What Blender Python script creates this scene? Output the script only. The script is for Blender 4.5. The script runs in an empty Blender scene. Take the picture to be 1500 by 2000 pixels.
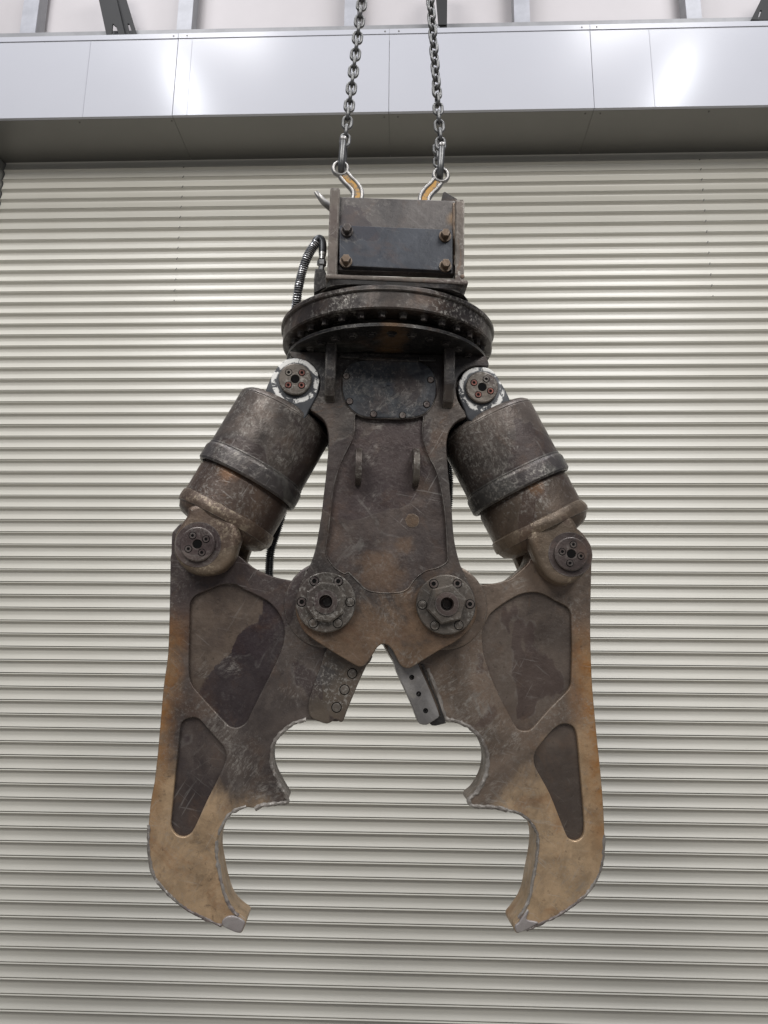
import bpy, bmesh, math, random
from mathutils import Vector, Matrix, noise as mnoise
random.seed(11)
R = math.radians
scene = bpy.context.scene
col = scene.collection

# ------------------------------------------------------------------ camera
F = 1444.0
PITCH, YAW, ROLL = R(12.3), R(2.1), 0.0097
CAM_Z = 1.72
cam_rot = Matrix.Rotation(YAW, 3, 'Z') @ Matrix.Rotation(R(90) + PITCH, 3, 'X') @ Matrix.Rotation(ROLL, 3, 'Z')
cam_loc = Vector((0, 0, CAM_Z))
cd = bpy.data.cameras.new('camera')
cd.sensor_fit = 'VERTICAL'
cd.sensor_height = 24.0
cd.lens = F / 2000 * 24.0
cd.clip_start = 0.05
cd.clip_end = 200
cam = bpy.data.objects.new('camera', cd)
cam.matrix_world = Matrix.Translation(cam_loc) @ cam_rot.to_4x4()
col.objects.link(cam)
scene.camera = cam

# ------------------------------------------------------------------ light of the hall, with added fill lamps
world = bpy.data.worlds.new('World')
scene.world = world
world.use_nodes = True
bg = world.node_tree.nodes['Background']
bg.inputs[0].default_value = (0.80, 0.86, 1.0, 1)
bg.inputs[1].default_value = 0.17
scene.view_settings.view_transform = 'Standard'
scene.view_settings.look = 'None'
scene.view_settings.exposure = 0
scene.view_settings.gamma = 1


def lamp(loc, target, size, power, color=(1, 0.98, 0.95), sy=None):
    d = bpy.data.lights.new('ceiling_or_fill_lamp', 'AREA')
    d.shape = 'RECTANGLE'
    d.size = size
    d.size_y = sy or size
    d.energy = power
    d.color = color
    o = bpy.data.objects.new('ceiling_or_fill_lamp', d)
    o.location = loc
    if (target[0], target[1]) != (loc[0], loc[1]):
        o.rotation_euler = (Vector(target) - Vector(loc)).to_track_quat('-Z', 'Y').to_euler()
    col.objects.link(o)
    return o


lamp((-2.37, 0.7, 7.65), (-2.37, 0.7, 0), 0.09, 34, (0.93, 0.95, 1.0), 0.8)
lamp((2.67, 0.7, 7.6), (2.67, 0.7, 0), 0.09, 34, (0.93, 0.95, 1.0), 0.8)
lamp((-2.2, 1.5, 8.2), (-1.6, 2.6, 1.0), 1.8, 118, (0.98, 0.98, 1.0), 0.9)
lamp((2.4, 1.5, 8.2), (1.8, 2.6, 1.0), 1.8, 118, (0.98, 0.98, 1.0), 0.9)
lamp((-2.6, -2.0, 6.6), (-0.6, 3.0, 1.0), 2.2, 150, (1.0, 0.98, 0.95), 1.6)  # added unseen pair, fills light onto the front faces
lamp((3.0, -2.0, 6.6), (0.6, 3.0, 1.0), 2.2, 150, (1.0, 0.98, 0.95), 1.6)
lamp((-2.6, -5.0, 6.4), (-0.8, 3.0, 0.6), 2.4, 95, (1.0, 0.98, 0.95), 1.4)  # added unseen pair further back, brightens the lower shutter
lamp((3.0, -5.0, 6.4), (0.8, 3.0, 0.6), 2.4, 95, (1.0, 0.98, 0.95), 1.4)


# ------------------------------------------------------------------ measuring helpers
def ray(px, py):
    return cam_rot @ Vector(((px - 750) / F, (1000 - py) / F, -1.0))


def wp(px, py, Y):
    """world point on the vertical plane at distance Y behind this pixel of the photograph"""
    d = ray(px, py)
    return cam_loc + d * (Y / d.y)


# crusher frame: x right, y away, z up; y = 0 is the front face of its body plate
T0 = wp(742, 1185, 2.10)
RC = Matrix.Rotation(R(4.8), 3, 'Z') @ Matrix.Rotation(R(2.5), 3, 'X') @ Matrix.Rotation(0.012, 3, 'Y')
RCI = RC.inverted()
LO = RCI @ (cam_loc - T0)


def L(px, py, y=0.0):
    d = RCI @ ray(px, py)
    t = (y - LO.y) / d.y
    p = LO + d * t
    return (p.x, p.z)


def L3(px, py, y):
    x, z = L(px, py, y)
    return Vector((x, y, z))


def conv(pts, x0, y0, s):
    return [(x0 + u / s, y0 + v / s) for u, v in pts]


Z3 = lambda p: conv(p, 500, 640, 2.778)
Z4 = lambda p: conv(p, 320, 690, 4.347)
Z5 = lambda p: conv(p, 860, 690, 4.347)
Z6 = lambda p: conv(p, 540, 1080, 3.409)
Z7 = lambda p: conv(p, 270, 1080, 2.6325)
Z8 = lambda p: conv(p, 800, 1080, 2.631)
Z2 = lambda p: conv(p, 540, 280, 3.409)


# ------------------------------------------------------------------ object helpers
def link(o, parent=None):
    col.objects.link(o)
    if parent is not None:
        o.parent = parent
    return o


def obj(name, me, m=None, parent=None, smooth=True, ang=32):
    if isinstance(me, bmesh.types.BMesh):
        bm = me
        me = bpy.data.meshes.new(name)
        bm.to_mesh(me)
        bm.free()
    if m is not None:
        me.materials.clear()
        me.materials.append(m)
    if smooth:
        me.shade_smooth()
        me.set_sharp_from_angle(angle=R(ang))
    o = link(bpy.data.objects.new(name, me), parent)
    if smooth and ang <= 32:
        w = o.modifiers.new('weighted', 'WEIGHTED_NORMAL')
        w.keep_sharp = True
        w.weight = 80
    return o


def empty(name, loc=(0, 0, 0), rot=None):
    o = bpy.data.objects.new(name, None)
    o.empty_display_size = 0.1
    if rot is not None:
        o.matrix_world = Matrix.Translation(loc) @ rot.to_4x4()
    else:
        o.location = loc
    return link(o)


def tag(o, label=None, cat=None, group=None, kind=None):
    if label: o['label'] = label
    if cat: o['category'] = cat
    if group: o['group'] = group
    if kind: o['kind'] = kind
    return o


def smoothed(pts, n=4, closed=True):
    """smooth curve through the points, tangents kept short beside long straight runs"""
    pts = [Vector(p) for p in pts]
    out = []
    N = len(pts)

    def tan(i):
        if closed:
            a, b, c = pts[(i - 1) % N], pts[i % N], pts[(i + 1) % N]
        else:
            a, b, c = pts[max(i - 1, 0)], pts[i], pts[min(i + 1, N - 1)]
        m = (c - a) / 2
        lim = min(x for x in ((b - a).length, (c - b).length) if x > 1e-9)
        return m * (lim / m.length) if m.length > lim else m

    for i in range(N if closed else N - 1):
        p, q = pts[i], pts[(i + 1) % N]
        m0, m1 = tan(i), tan(i + 1 if not closed else (i + 1) % N)
        for k in range(n):
            t = k / n
            out.append(p * (2 * t ** 3 - 3 * t * t + 1) + m0 * (t ** 3 - 2 * t * t + t) + q * (-2 * t ** 3 + 3 * t * t) + m1 * (t ** 3 - t * t))
    if not closed:
        out.append(pts[-1].copy())
    return out


def area(pts):
    return sum(pts[i - 1][0] * pts[i][1] - pts[i][0] * pts[i - 1][1] for i in range(len(pts))) / 2


def plate_mesh(loops, y0, y1, bev=0.003, res=2):
    """solid plate between y0 (front) and y1 (back); first loop outer, the rest holes, in (x, z)"""
    cu = bpy.data.curves.new('tmp', 'CURVE')
    cu.dimensions = '2D'
    cu.fill_mode = 'BOTH'
    cu.bevel_depth = bev
    cu.bevel_resolution = res
    cu.offset = -bev
    cu.extrude = (y1 - y0) / 2 - bev
    for k, lp in enumerate(loops):
        lp = [tuple(p[:2]) for p in lp]
        a = area(lp)
        if (k == 0 and a < 0) or (k > 0 and a > 0):
            lp = lp[::-1]
        sp = cu.splines.new('POLY')
        sp.points.add(len(lp) - 1)
        for q, p in zip(sp.points, lp):
            q.co = (p[0], p[1], 0, 1)
        sp.use_cyclic_u = True
    o = bpy.data.objects.new('tmp', cu)
    col.objects.link(o)
    dg = bpy.context.evaluated_depsgraph_get()
    me = bpy.data.meshes.new_from_object(o.evaluated_get(dg))
    bpy.data.objects.remove(o)
    bpy.data.curves.remove(cu)
    ym = (y0 + y1) / 2
    me.transform(Matrix(((1, 0, 0, 0), (0, 0, -1, ym), (0, 1, 0, 0), (0, 0, 0, 1))))
    bm = bmesh.new()
    bm.from_mesh(me)
    bmesh.ops.remove_doubles(bm, verts=bm.verts, dist=1e-5)
    bm.to_mesh(me)
    bm.free()
    return me


def basis(d):
    d = Vector(d).normalized()
    u = d.orthogonal().normalized()
    if abs(d.y) < 0.9:
        u = Vector((0, -1, 0)).cross(d).normalized()
    v = d.cross(u)
    return d, u, v


def lathe(bm, P, d, prof, seg=48, phase=0.0, up=None, wob=0.0):
    """prof: (radius, distance along d)"""
    d, u, v = basis(d)
    P = Vector(P)
    rings = []
    for r, t in prof:
        if r < 1e-6:
            rings.append([bm.verts.new(P + d * t)])
        else:
            rg = []
            for k in range(seg):
                a = phase + 2 * math.pi * k / seg
                rr = r
                if wob:
                    rr += wob * mnoise.noise(Vector((math.cos(a) * 2, math.sin(a) * 2, t * 30)))
                rg.append(bm.verts.new(P + d * t + (u * math.cos(a) + v * math.sin(a)) * rr))
            rings.append(rg)
    for a, b in zip(rings[:-1], rings[1:]):
        if len(a) == 1 and len(b) == 1:
            continue
        for k in range(seg):
            k2 = (k + 1) % seg
            if len(a) == 1:
                bm.faces.new((a[0], b[k2], b[k]))
            elif len(b) == 1:
                bm.faces.new((a[k], a[k2], b[0]))
            else:
                bm.faces.new((a[k], a[k2], b[k2], b[k]))
    bmesh.ops.recalc_face_normals(bm, faces=bm.faces)
    return bm


def box(bm, x0, x1, y0, y1, z0, z1, bev=0.0):
    vs = [bm.verts.new((x, y, z)) for x in (x0, x1) for y in (y0, y1) for z in (z0, z1)]
    q = ((0, 1, 3, 2), (4, 6, 7, 5), (0, 4, 5, 1), (2, 3, 7, 6), (0, 2, 6, 4), (1, 5, 7, 3))
    fs = [bm.faces.new([vs[i] for i in f]) for f in q]
    if bev:
        es = list({e for f in fs for e in f.edges})
        bmesh.ops.bevel(bm, geom=es, offset=bev, segments=2, affect='EDGES', profile=0.5)
    return bm


def tube(bm, pts, radii, seg=12, closed=False, caps=True, flat=None, lump=0.0):
    """sweep along 3D points; radii number or list; flat=(a,b) elliptical section scale"""
    pts = [Vector(p) for p in pts]
    N = len(pts)
    if not hasattr(radii, '__len__'):
        radii = [radii] * N
    rings = []
    prev = None
    for i, p in enumerate(pts):
        a = pts[i - 1] if (i > 0 or closed) else p
        b = pts[(i + 1) % N] if (i < N - 1 or closed) else p
        t = (b - a).normalized()
        if prev is None:
            u = Vector((0, 1, 0))
            if abs(t.y) > 0.9:
                u = Vector((1, 0, 0))
        else:
            u = prev
        u = (u - t * u.dot(t)).normalized()
        prev = u
        v = t.cross(u)
        fa, fb = flat or (1, 1)
        rg = []
        for k in range(seg):
            an = 2 * math.pi * k / seg
            r = radii[i]
            if lump:
                r += lump * mnoise.noise(p * 90 + Vector((an, 0, 0)))
            rg.append(bm.verts.new(p + u * math.cos(an) * r * fa + v * math.sin(an) * r * fb))
        rings.append(rg)
    M = N if closed else N - 1
    for i in range(M):
        a, b = rings[i], rings[(i + 1) % N]
        for k in range(seg):
            bm.faces.new((a[k], a[(k + 1) % seg], b[(k + 1) % seg], b[k]))
    if caps and not closed:
        bm.faces.new(rings[0][::-1])
        bm.faces.new(rings[-1])
    bmesh.ops.recalc_face_normals(bm, faces=bm.faces)
    return bm


# ------------------------------------------------------------------ materials
class NT:
    def __init__(s, name):
        s.m = bpy.data.materials.new(name)
        s.m.use_nodes = True
        s.n = s.m.node_tree.nodes
        s.l = s.m.node_tree.links
        s.b = s.n['Principled BSDF']
        s.tc = s.n.new('ShaderNodeTexCoord')

    def put(s, sock, v):
        if isinstance(v, bpy.types.NodeSocket):
            s.l.new(v, sock)
        else:
            sock.default_value = v

    def noise(s, scale, detail=4, rough=0.55, dist=0.0, stretch=None, rot=None, off=(0, 0, 0)):
        mp = s.n.new('ShaderNodeMapping')
        s.l.new(s.tc.outputs['Object'], mp.inputs[0])
        mp.inputs['Location'].default_value = off
        if rot:
            mp.vector_type = 'TEXTURE'
            mp.inputs['Rotation'].default_value = rot
        if stretch: mp.inputs['Scale'].default_value = tuple(1 / a for a in stretch) if rot else stretch
        t = s.n.new('ShaderNodeTexNoise')
        t.inputs['Scale'].default_value = scale
        t.inputs['Detail'].default_value = detail
        t.inputs['Roughness'].default_value = rough
        t.inputs['Distortion'].default_value = dist
        s.l.new(mp.outputs[0], t.inputs['Vector'])
        return t.outputs['Fac']

    def rng(s, v, a, b, c=0.0, d=1.0, smooth=True):
        t = s.n.new('ShaderNodeMapRange')
        if smooth: t.interpolation_type = 'SMOOTHSTEP'
        s.put(t.inputs['Value'], v)
        t.inputs['From Min'].default_value = a
        t.inputs['From Max'].default_value = b
        t.inputs['To Min'].default_value = c
        t.inputs['To Max'].default_value = d
        return t.outputs['Result']

    def math(s, op, a, b=0.0, clamp=False):
        t = s.n.new('ShaderNodeMath')
        t.operation = op
        t.use_clamp = clamp
        s.put(t.inputs[0], a)
        s.put(t.inputs[1], b)
        return t.outputs[0]

    def mix(s, f, a, b):
        t = s.n.new('ShaderNodeMix')
        t.data_type = 'RGBA'
        s.put(t.inputs['Factor'], f)
        s.put(t.inputs[6], a if isinstance(a, bpy.types.NodeSocket) else (*a, 1))
        s.put(t.inputs[7], b if isinstance(b, bpy.types.NodeSocket) else (*b, 1))
        return t.outputs[2]

    def sep(s):
        t = s.n.new('ShaderNodeSeparateXYZ')
        s.l.new(s.tc.outputs['Object'], t.inputs[0])
        return t.outputs

    def bump(s, h, strength=0.3, dist=0.002, normal=None):
        t = s.n.new('ShaderNodeBump')
        t.inputs['Strength'].default_value = strength
        t.inputs['Distance'].default_value = dist
        s.l.new(h, t.inputs['Height'])
        if normal: s.l.new(normal, t.inputs['Normal'])
        return t.outputs[0]

    def edge(s, radius=0.004):
        """1 where the metal turns a corner: worn there"""
        bv = s.n.new('ShaderNodeBevel')
        bv.samples = 4
        bv.inputs['Radius'].default_value = radius
        g = s.n.new('ShaderNodeNewGeometry')
        d = s.n.new('ShaderNodeVectorMath')
        d.operation = 'DOT_PRODUCT'
        s.l.new(bv.outputs[0], d.inputs[0])
        s.l.new(g.outputs['Normal'], d.inputs[1])
        return s.rng(d.outputs['Value'], 0.992, 0.90, 0, 1)


def steel(name, dark=(0.035, 0.030, 0.028), mid=(0.075, 0.062, 0.054), rust=(0.17, 0.075, 0.025), rust_amt=0.5,
          tan=(0.34, 0.24, 0.14), tan_z=None, tan_amt=1.0, chalk=0.35, scratch=0.5, edge=0.5, metal=0.35,
          rough=(0.29, 0.56), bumpy=0.5, streak_x=None, light=(0.34, 0.32, 0.29), tan_x=0.0, scrapes=None, split=None, smears=None):
    t = NT(name)
    big = t.noise(4.5, 6, 0.62, 0.6)
    c = t.mix(t.rng(big, 0.36, 0.66), dark, mid)
    # tide marks: old liquid stains with a clear rim
    st = t.noise(2.6, 4, 0.5, 0.9, off=(4, 2, 6))
    inside = t.rng(st, 0.545, 0.556)
    rim = t.math('MULTIPLY', t.rng(st, 0.535, 0.55), t.rng(st, 0.565, 0.55))
    c = t.mix(t.math('MULTIPLY', inside, 0.62), c, tuple(a * b for a, b in zip(dark, (0.9, 0.78, 0.85))))
    c = t.mix(t.math('MULTIPLY', t.math('MULTIPLY', rim, t.rng(t.noise(20, 5, 0.7), 0.45, 0.6)), 0.16), c, light)
    # warm brown clouds
    n2 = t.noise(9, 8, 0.65, 0.8, off=(3, 1, 7))
    c = t.mix(t.math('MULTIPLY', t.rng(n2, 0.50, 0.72), 0.40), c, tuple(0.55 * a + 0.45 * b for a, b in zip(mid, rust)))
    if rust_amt:
        n3 = t.noise(6.0, 10, 0.7, 1.2, off=(9, 4, 2))
        k = t.rng(n3, 0.66 - 0.12 * rust_amt, 0.80 - 0.12 * rust_amt)
        c = t.mix(t.math('MULTIPLY', k, min(1, 0.35 + rust_amt * 0.5)), c, rust)
    if tan_z:
        z = t.sep()[2]
        if tan_x:
            z = t.math('SUBTRACT', z, t.math('MULTIPLY', t.math('SUBTRACT', t.math('ABSOLUTE', t.sep()[0]), 0.43), tan_x))
        zz = t.math('ADD', z, t.math('MULTIPLY', t.math('SUBTRACT', t.noise(3.6, 9, 0.66, 0.9, off=(1, 8, 3)), 0.5), 0.62))
        k = t.rng(zz, tan_z[0], tan_z[1])
        n4 = t.noise(14, 8, 0.7, 0.5, off=(6, 6, 1))
        tc = t.mix(t.rng(n4, 0.35, 0.68), tan, tuple(0.62 * a for a in tan))
        tc = t.mix(t.math('MULTIPLY', t.rng(t.noise(7, 8, 0.7, 0.8, off=(3, 9, 9)), 0.52, 0.66), 0.6), tc, (tan[0] * 0.62, tan[1] * 0.46, tan[2] * 0.34))
        tc = t.mix(t.math('MULTIPLY', t.rng(t.noise(10, 9, 0.75, 0.4, off=(8, 2, 4)), 0.58, 0.66), 0.55), tc, tuple(0.35 * a for a in tan))
        c = t.mix(t.math('MULTIPLY', k, tan_amt), c, tc)
    if streak_x:
        # rust along the outer edge of the jaw, |x| beyond a line and above the tips
        xs = t.math('ABSOLUTE', t.math('ADD', t.sep()[0], 0.0))
        z = t.sep()[2]
        lim = t.math('SUBTRACT', xs, t.math('MULTIPLY', z, -0.12))
        lim = t.math('ADD', lim, t.math('MULTIPLY', t.math('SUBTRACT', t.noise(5, 7, 0.65, 0.5, stretch=(1, 1, 0.35)), 0.5), 0.16))
        k = t.rng(lim, streak_x[0], streak_x[1])
        zb = t.math('MULTIPLY', t.rng(z, 0.02, -0.16), t.rng(z, -0.80, -0.45))
        k = t.math('MULTIPLY', t.math('MULTIPLY', k, zb), t.rng(t.noise(11, 8, 0.7, 0.6, off=(2, 2, 2)), 0.34, 0.56, 0.35, 0.95))
        c = t.mix(k, c, t.mix(t.rng(t.noise(25, 7, 0.7, off=(1, 7, 2)), 0.4, 0.6), (0.34, 0.155, 0.045), (0.36, 0.21, 0.10)))
    if split:
        # dried spill with a clear diagonal edge: paler dirt on one side of the line p-q
        (x1, z1), (x2, z2) = split
        nx, nz = -(z2 - z1), (x2 - x1)
        ln_ = math.hypot(nx, nz)
        o3 = t.sep()
        dd_ = t.math('ADD', t.math('MULTIPLY', t.math('SUBTRACT', o3[0], x1), nx / ln_), t.math('MULTIPLY', t.math('SUBTRACT', o3[2], z1), nz / ln_))
        dd_ = t.math('ADD', dd_, t.math('MULTIPLY', t.math('SUBTRACT', t.noise(7, 6, 0.6, 0.6, off=(5, 5, 5)), 0.5), 0.14))
        c = t.mix(t.math('MULTIPLY', t.rng(dd_, 0.0, 0.006), 0.75), c, t.mix(t.rng(t.noise(12, 8, 0.7), 0.35, 0.65), (0.105, 0.078, 0.060), (0.17, 0.128, 0.096)))
    if smears:
        for (cx, cz, r_, colr) in smears:
            o3 = t.sep()
            ex = t.math('SUBTRACT', o3[0], cx)
            ez = t.math('SUBTRACT', o3[2], cz)
            q_ = t.math('SQRT', t.math('ADD', t.math('MULTIPLY', ex, ex), t.math('MULTIPLY', ez, ez)))
            q_ = t.math('ADD', q_, t.math('MULTIPLY', t.math('SUBTRACT', t.noise(13, 9, 0.72, 0.8, off=(cx * 9, 0, cz)), 0.5), r_ * 1.9))
            c = t.mix(t.math('MULTIPLY', t.rng(q_, r_ * 1.1, r_ * 0.3), 0.55), c, colr)
    # fine chalky speckle in patches
    sp = t.noise(95, 6, 0.75)
    patch = t.noise(5.5, 6, 0.7, 0.4, off=(2, 5, 5))
    k = t.math('MULTIPLY', t.rng(sp, 0.50, 0.62), t.rng(patch, 0.46, 0.60))
    c = t.mix(t.math('MULTIPLY', k, min(1.0, chalk * 1.15)), c, light)
    # scraped smears of barer metal
    sm = None
    for q, rt in enumerate((0.75, -0.7)):
        w = t.noise(1.0, 9, 0.72, 0.6, stretch=(34, 34, 9), rot=(0, rt, 0), off=(q * 2.7 + 1, 0, 5))
        w = t.rng(w, 0.57, 0.66)
        sm = w if sm is None else t.math('MAXIMUM', sm, w)
    sm = t.math('MULTIPLY', sm, t.rng(t.noise(4.2, 5, 0.6, off=(1, 3, 9)), 0.47, 0.62))
    c = t.mix(t.math('MULTIPLY', sm, min(1.0, 0.25 + chalk * 0.6)), c, tuple(0.75 * a for a in light))
    dk = t.noise(60, 6, 0.7, off=(5, 2, 1))
    c = t.mix(t.math('MULTIPLY', t.rng(dk, 0.56, 0.72), 0.45), c, tuple(a * 0.4 for a in dark))
    # scratches in three directions
    s = None
    for q, (rt, th, sc) in enumerate(((0.5, 0.655, 130), (-0.9, 0.65, 150), (1.75, 0.655, 120))):
        w = t.noise(1.0, 3, 0.5, 0.15, stretch=(sc, sc, 7.0), rot=(0, rt, 0), off=(q * 3.1, 0, 0))
        w = t.rng(w, th, th + 0.03)
        s = w if s is None else t.math('MAXIMUM', s, w)
    pt2 = t.rng(t.noise(3.5, 5, 0.6, off=(8, 8, 3)), 0.48, 0.62)
    s = t.math('MULTIPLY', t.math('MULTIPLY', s, pt2), scratch * 0.45)
    c = t.mix(s, c, (0.50, 0.48, 0.45))
    if scrapes:
        for (cx, cz, r_, rt) in scrapes:
            o3 = t.sep()
            ex = t.math('SUBTRACT', o3[0], cx)
            ez = t.math('SUBTRACT', o3[2], cz)
            q_ = t.math('SQRT', t.math('ADD', t.math('MULTIPLY', ex, ex), t.math('MULTIPLY', ez, ez)))
            near = t.rng(q_, r_, r_ * 0.35)
            near = t.math('MULTIPLY', near, t.rng(t.noise(26, 7, 0.7, 0.5, off=(cx * 5, 4, cz)), 0.38, 0.62))
            w = t.noise(1.0, 8, 0.8, 0.5, stretch=(120, 120, 42), rot=(0, rt, 0), off=(cx * 7, 2, cz * 5))
            w = t.rng(w, 0.46, 0.64)
            c = t.mix(t.math('MULTIPLY', t.math('MULTIPLY', w, near), 0.62), c, (0.42, 0.39, 0.35))
    if edge:
        e = t.math('MULTIPLY', t.edge(), t.rng(t.noise(22, 5, 0.7, off=(4, 4, 9)), 0.40, 0.62))
        c = t.mix(t.math('MULTIPLY', e, edge), c, (0.36, 0.34, 0.31))
    t.l.new(c, t.b.inputs['Base Color'])
    t.b.inputs['Metallic'].default_value = metal
    rr = t.rng(t.noise(16, 6, 0.65, off=(7, 1, 4)), 0.3, 0.7, rough[0], rough[1])
    t.l.new(rr, t.b.inputs['Roughness'])
    h = t.math('ADD', t.math('MULTIPLY', t.noise(9, 5, 0.6), 2.2), t.math('MULTIPLY', t.noise(55, 7, 0.7), 0.75))
    h = t.math('ADD', h, t.math('MULTIPLY', s, -0.25))
    t.l.new(t.bump(h, bumpy, 0.0035), t.b.inputs['Normal'])
    return t.m


def plain(name, color, rough=0.5, metal=0.0, var=0.12, sc=8, bumpy=0.0, bsc=60):
    t = NT(name)
    n = t.noise(sc, 6, 0.6)
    c = t.mix(t.rng(n, 0.3, 0.7), tuple(a * (1 - var) for a in color), tuple(min(1, a * (1 + var)) for a in color))
    t.l.new(c, t.b.inputs['Base Color'])
    t.b.inputs['Metallic'].default_value = metal
    t.b.inputs['Roughness'].default_value = rough
    if bumpy:
        t.l.new(t.bump(t.noise(bsc, 6, 0.65), bumpy, 0.002), t.b.inputs['Normal'])
    return t.m


M_pk_l = steel('left_recess_steel', dark=(0.040, 0.030, 0.032), mid=(0.062, 0.047, 0.046), rust_amt=0.1, chalk=0.08, scratch=0.25, edge=0,
               split=(L(395, 1345, 0.06), L(545, 1160, 0.06)), scrapes=[(*L(450, 1300, 0.06), 0.05, 1.3), (*L(390, 1310, 0.06), 0.04, 0.8)])
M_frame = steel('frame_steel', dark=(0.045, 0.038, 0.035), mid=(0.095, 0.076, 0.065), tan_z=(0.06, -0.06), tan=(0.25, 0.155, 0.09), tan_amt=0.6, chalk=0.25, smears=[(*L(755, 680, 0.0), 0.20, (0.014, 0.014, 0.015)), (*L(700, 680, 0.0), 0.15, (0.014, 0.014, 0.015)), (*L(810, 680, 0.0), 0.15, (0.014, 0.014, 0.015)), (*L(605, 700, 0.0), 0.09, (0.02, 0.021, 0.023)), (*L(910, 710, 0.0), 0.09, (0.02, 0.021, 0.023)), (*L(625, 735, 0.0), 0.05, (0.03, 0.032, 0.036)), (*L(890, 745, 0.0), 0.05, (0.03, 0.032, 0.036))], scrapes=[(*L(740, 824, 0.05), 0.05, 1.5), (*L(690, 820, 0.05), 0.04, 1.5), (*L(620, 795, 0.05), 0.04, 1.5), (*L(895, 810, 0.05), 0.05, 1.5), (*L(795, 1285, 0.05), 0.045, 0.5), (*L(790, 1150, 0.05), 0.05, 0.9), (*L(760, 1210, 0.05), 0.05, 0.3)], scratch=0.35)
M_pocket = steel('recess_steel', dark=(0.06, 0.047, 0.044), mid=(0.115, 0.088, 0.076), rust_amt=0.3, scrapes=[(*L(740, 826, 0.05), 0.05, 1.5), (*L(800, 826, 0.05), 0.04, 1.5), (*L(730, 890, 0.05), 0.05, 0.8), (*L(720, 985, 0.05), 0.05, 0.9)], smears=[(*L(790, 1065, 0.0), 0.035, (0.19, 0.12, 0.075)), (*L(830, 950, 0.0), 0.035, (0.15, 0.10, 0.07)), (*L(740, 1120, 0.0), 0.09, (0.18, 0.11, 0.065)), (*L(700, 1110, 0.0), 0.02, (0.03, 0.025, 0.025))], chalk=0.12, scratch=0.55, edge=0)
M_jaw_l = steel('jaw_steel_left', dark=(0.055, 0.044, 0.042), mid=(0.115, 0.092, 0.080), tan_z=(-0.42, -0.60), rust_amt=0.25, chalk=0.22, edge=0.8, tan_x=1.1,
                scrapes=[(*L(520, 1555, 0.05), 0.07, 1.2), (*L(440, 1420, 0.05), 0.08, 0.7), (*L(360, 1590, 0.05), 0.06, 0.4), (*L(470, 1500, 0.05), 0.09, 0.5), (*L(560, 1360, 0.05), 0.06, 0.3)],
                                streak_x=(0.50, 0.60), scratch=0.45, tan=(0.50, 0.35, 0.215))
M_jaw_r = steel('jaw_steel_right', dark=(0.10, 0.076, 0.060), mid=(0.20, 0.15, 0.115), tan_z=(-0.40, -0.58), rust_amt=0.35, edge=0.8, tan_x=1.1,
                scrapes=[(*L(900, 1345, 0.05), 0.11, 0.95), (*L(930, 1400, 0.05), 0.1, 0.9), (*L(985, 1440, 0.05), 0.09, 0.7), (*L(1000, 1580, 0.05), 0.07, 0.6), (*L(945, 1540, 0.05), 0.07, 1.2), (*L(1000, 1130, 0.05), 0.06, 1.2)],
                streak_x=(0.50, 0.60), scratch=0.6, chalk=0.35, tan=(0.50, 0.355, 0.22))
M_jawrec = steel('jaw_recess_steel', dark=(0.052, 0.040, 0.039), mid=(0.105, 0.082, 0.072), rust_amt=0.2, chalk=0.06, scratch=0.35, edge=0)
M_jawrec_r = steel('jaw_recess_steel_right', dark=(0.080, 0.062, 0.052), mid=(0.150, 0.117, 0.095), rust_amt=0.25, chalk=0.10, scratch=0.4, edge=0)
M_box = steel('bracket_steel', scrapes=[(*L(780, 420, 0.05), 0.08, 0.3), (*L(735, 425, 0.05), 0.07, 0.3), (*L(830, 430, 0.05), 0.06, 0.3)], smears=[(*L(884, 445, -0.1), 0.028, (0.26, 0.16, 0.075))], dark=(0.052, 0.049, 0.050), mid=(0.105, 0.094, 0.090), rust_amt=0.3, chalk=0.3, scratch=0.4)
M_side = steel('bracket_side_steel', dark=(0.075, 0.062, 0.052), mid=(0.14, 0.115, 0.098), rust_amt=0.7, chalk=0.8, scratch=0.3)
M_cover = steel('cover_steel', dark=(0.032, 0.036, 0.046), mid=(0.052, 0.058, 0.072), rust_amt=0.0, chalk=0.12, scratch=0.35, edge=0.3, bumpy=0.25, metal=0.3)
M_ring = steel('ring_steel', dark=(0.020, 0.017, 0.016), mid=(0.085, 0.066, 0.056), rust_amt=0.3, chalk=0.9, scratch=0.2)
M_dark = steel('dark_steel', dark=(0.018, 0.017, 0.017), mid=(0.035, 0.031, 0.029), rust_amt=0.15, chalk=0.2, scratch=0.2)
M_barrel = steel('barrel_steel', scrapes=[(*L(560, 880, 0.05), 0.1, 0.4), (*L(600, 830, 0.05), 0.08, 0.3), (*L(930, 850, 0.05), 0.11, -0.4), (*L(960, 900, 0.05), 0.08, -0.3), (*L(500, 820, 0.05), 0.08, 0.4)], dark=(0.06, 0.050, 0.045), mid=(0.13, 0.104, 0.089), rust_amt=0.3, chalk=0.6, scratch=0.5)
M_collar = steel('collar_steel', scrapes=[(*L(450, 890, 0.05), 0.08, 1.1), (*L(500, 910, 0.05), 0.08, 1.1), (*L(1000, 925, 0.05), 0.07, -1.1), (*L(960, 945, 0.05), 0.06, -1.1)], dark=(0.075, 0.071, 0.067), mid=(0.17, 0.160, 0.148), rust_amt=0.1, chalk=0.7, scratch=0.5, metal=0.5)
M_sleeve = steel('sleeve_steel', scrapes=[(*L(495, 985, 0.05), 0.075, 0.2), (*L(1040, 980, 0.05), 0.06, -0.3)], smears=[(*L(450, 918, 0.0), 0.045, (0.22, 0.10, 0.035)), (*L(1040, 950, 0.0), 0.035, (0.20, 0.10, 0.04))], dark=(0.08, 0.059, 0.045), mid=(0.17, 0.127, 0.095), rust_amt=0.55, chalk=0.5, scratch=0.6)
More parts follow.
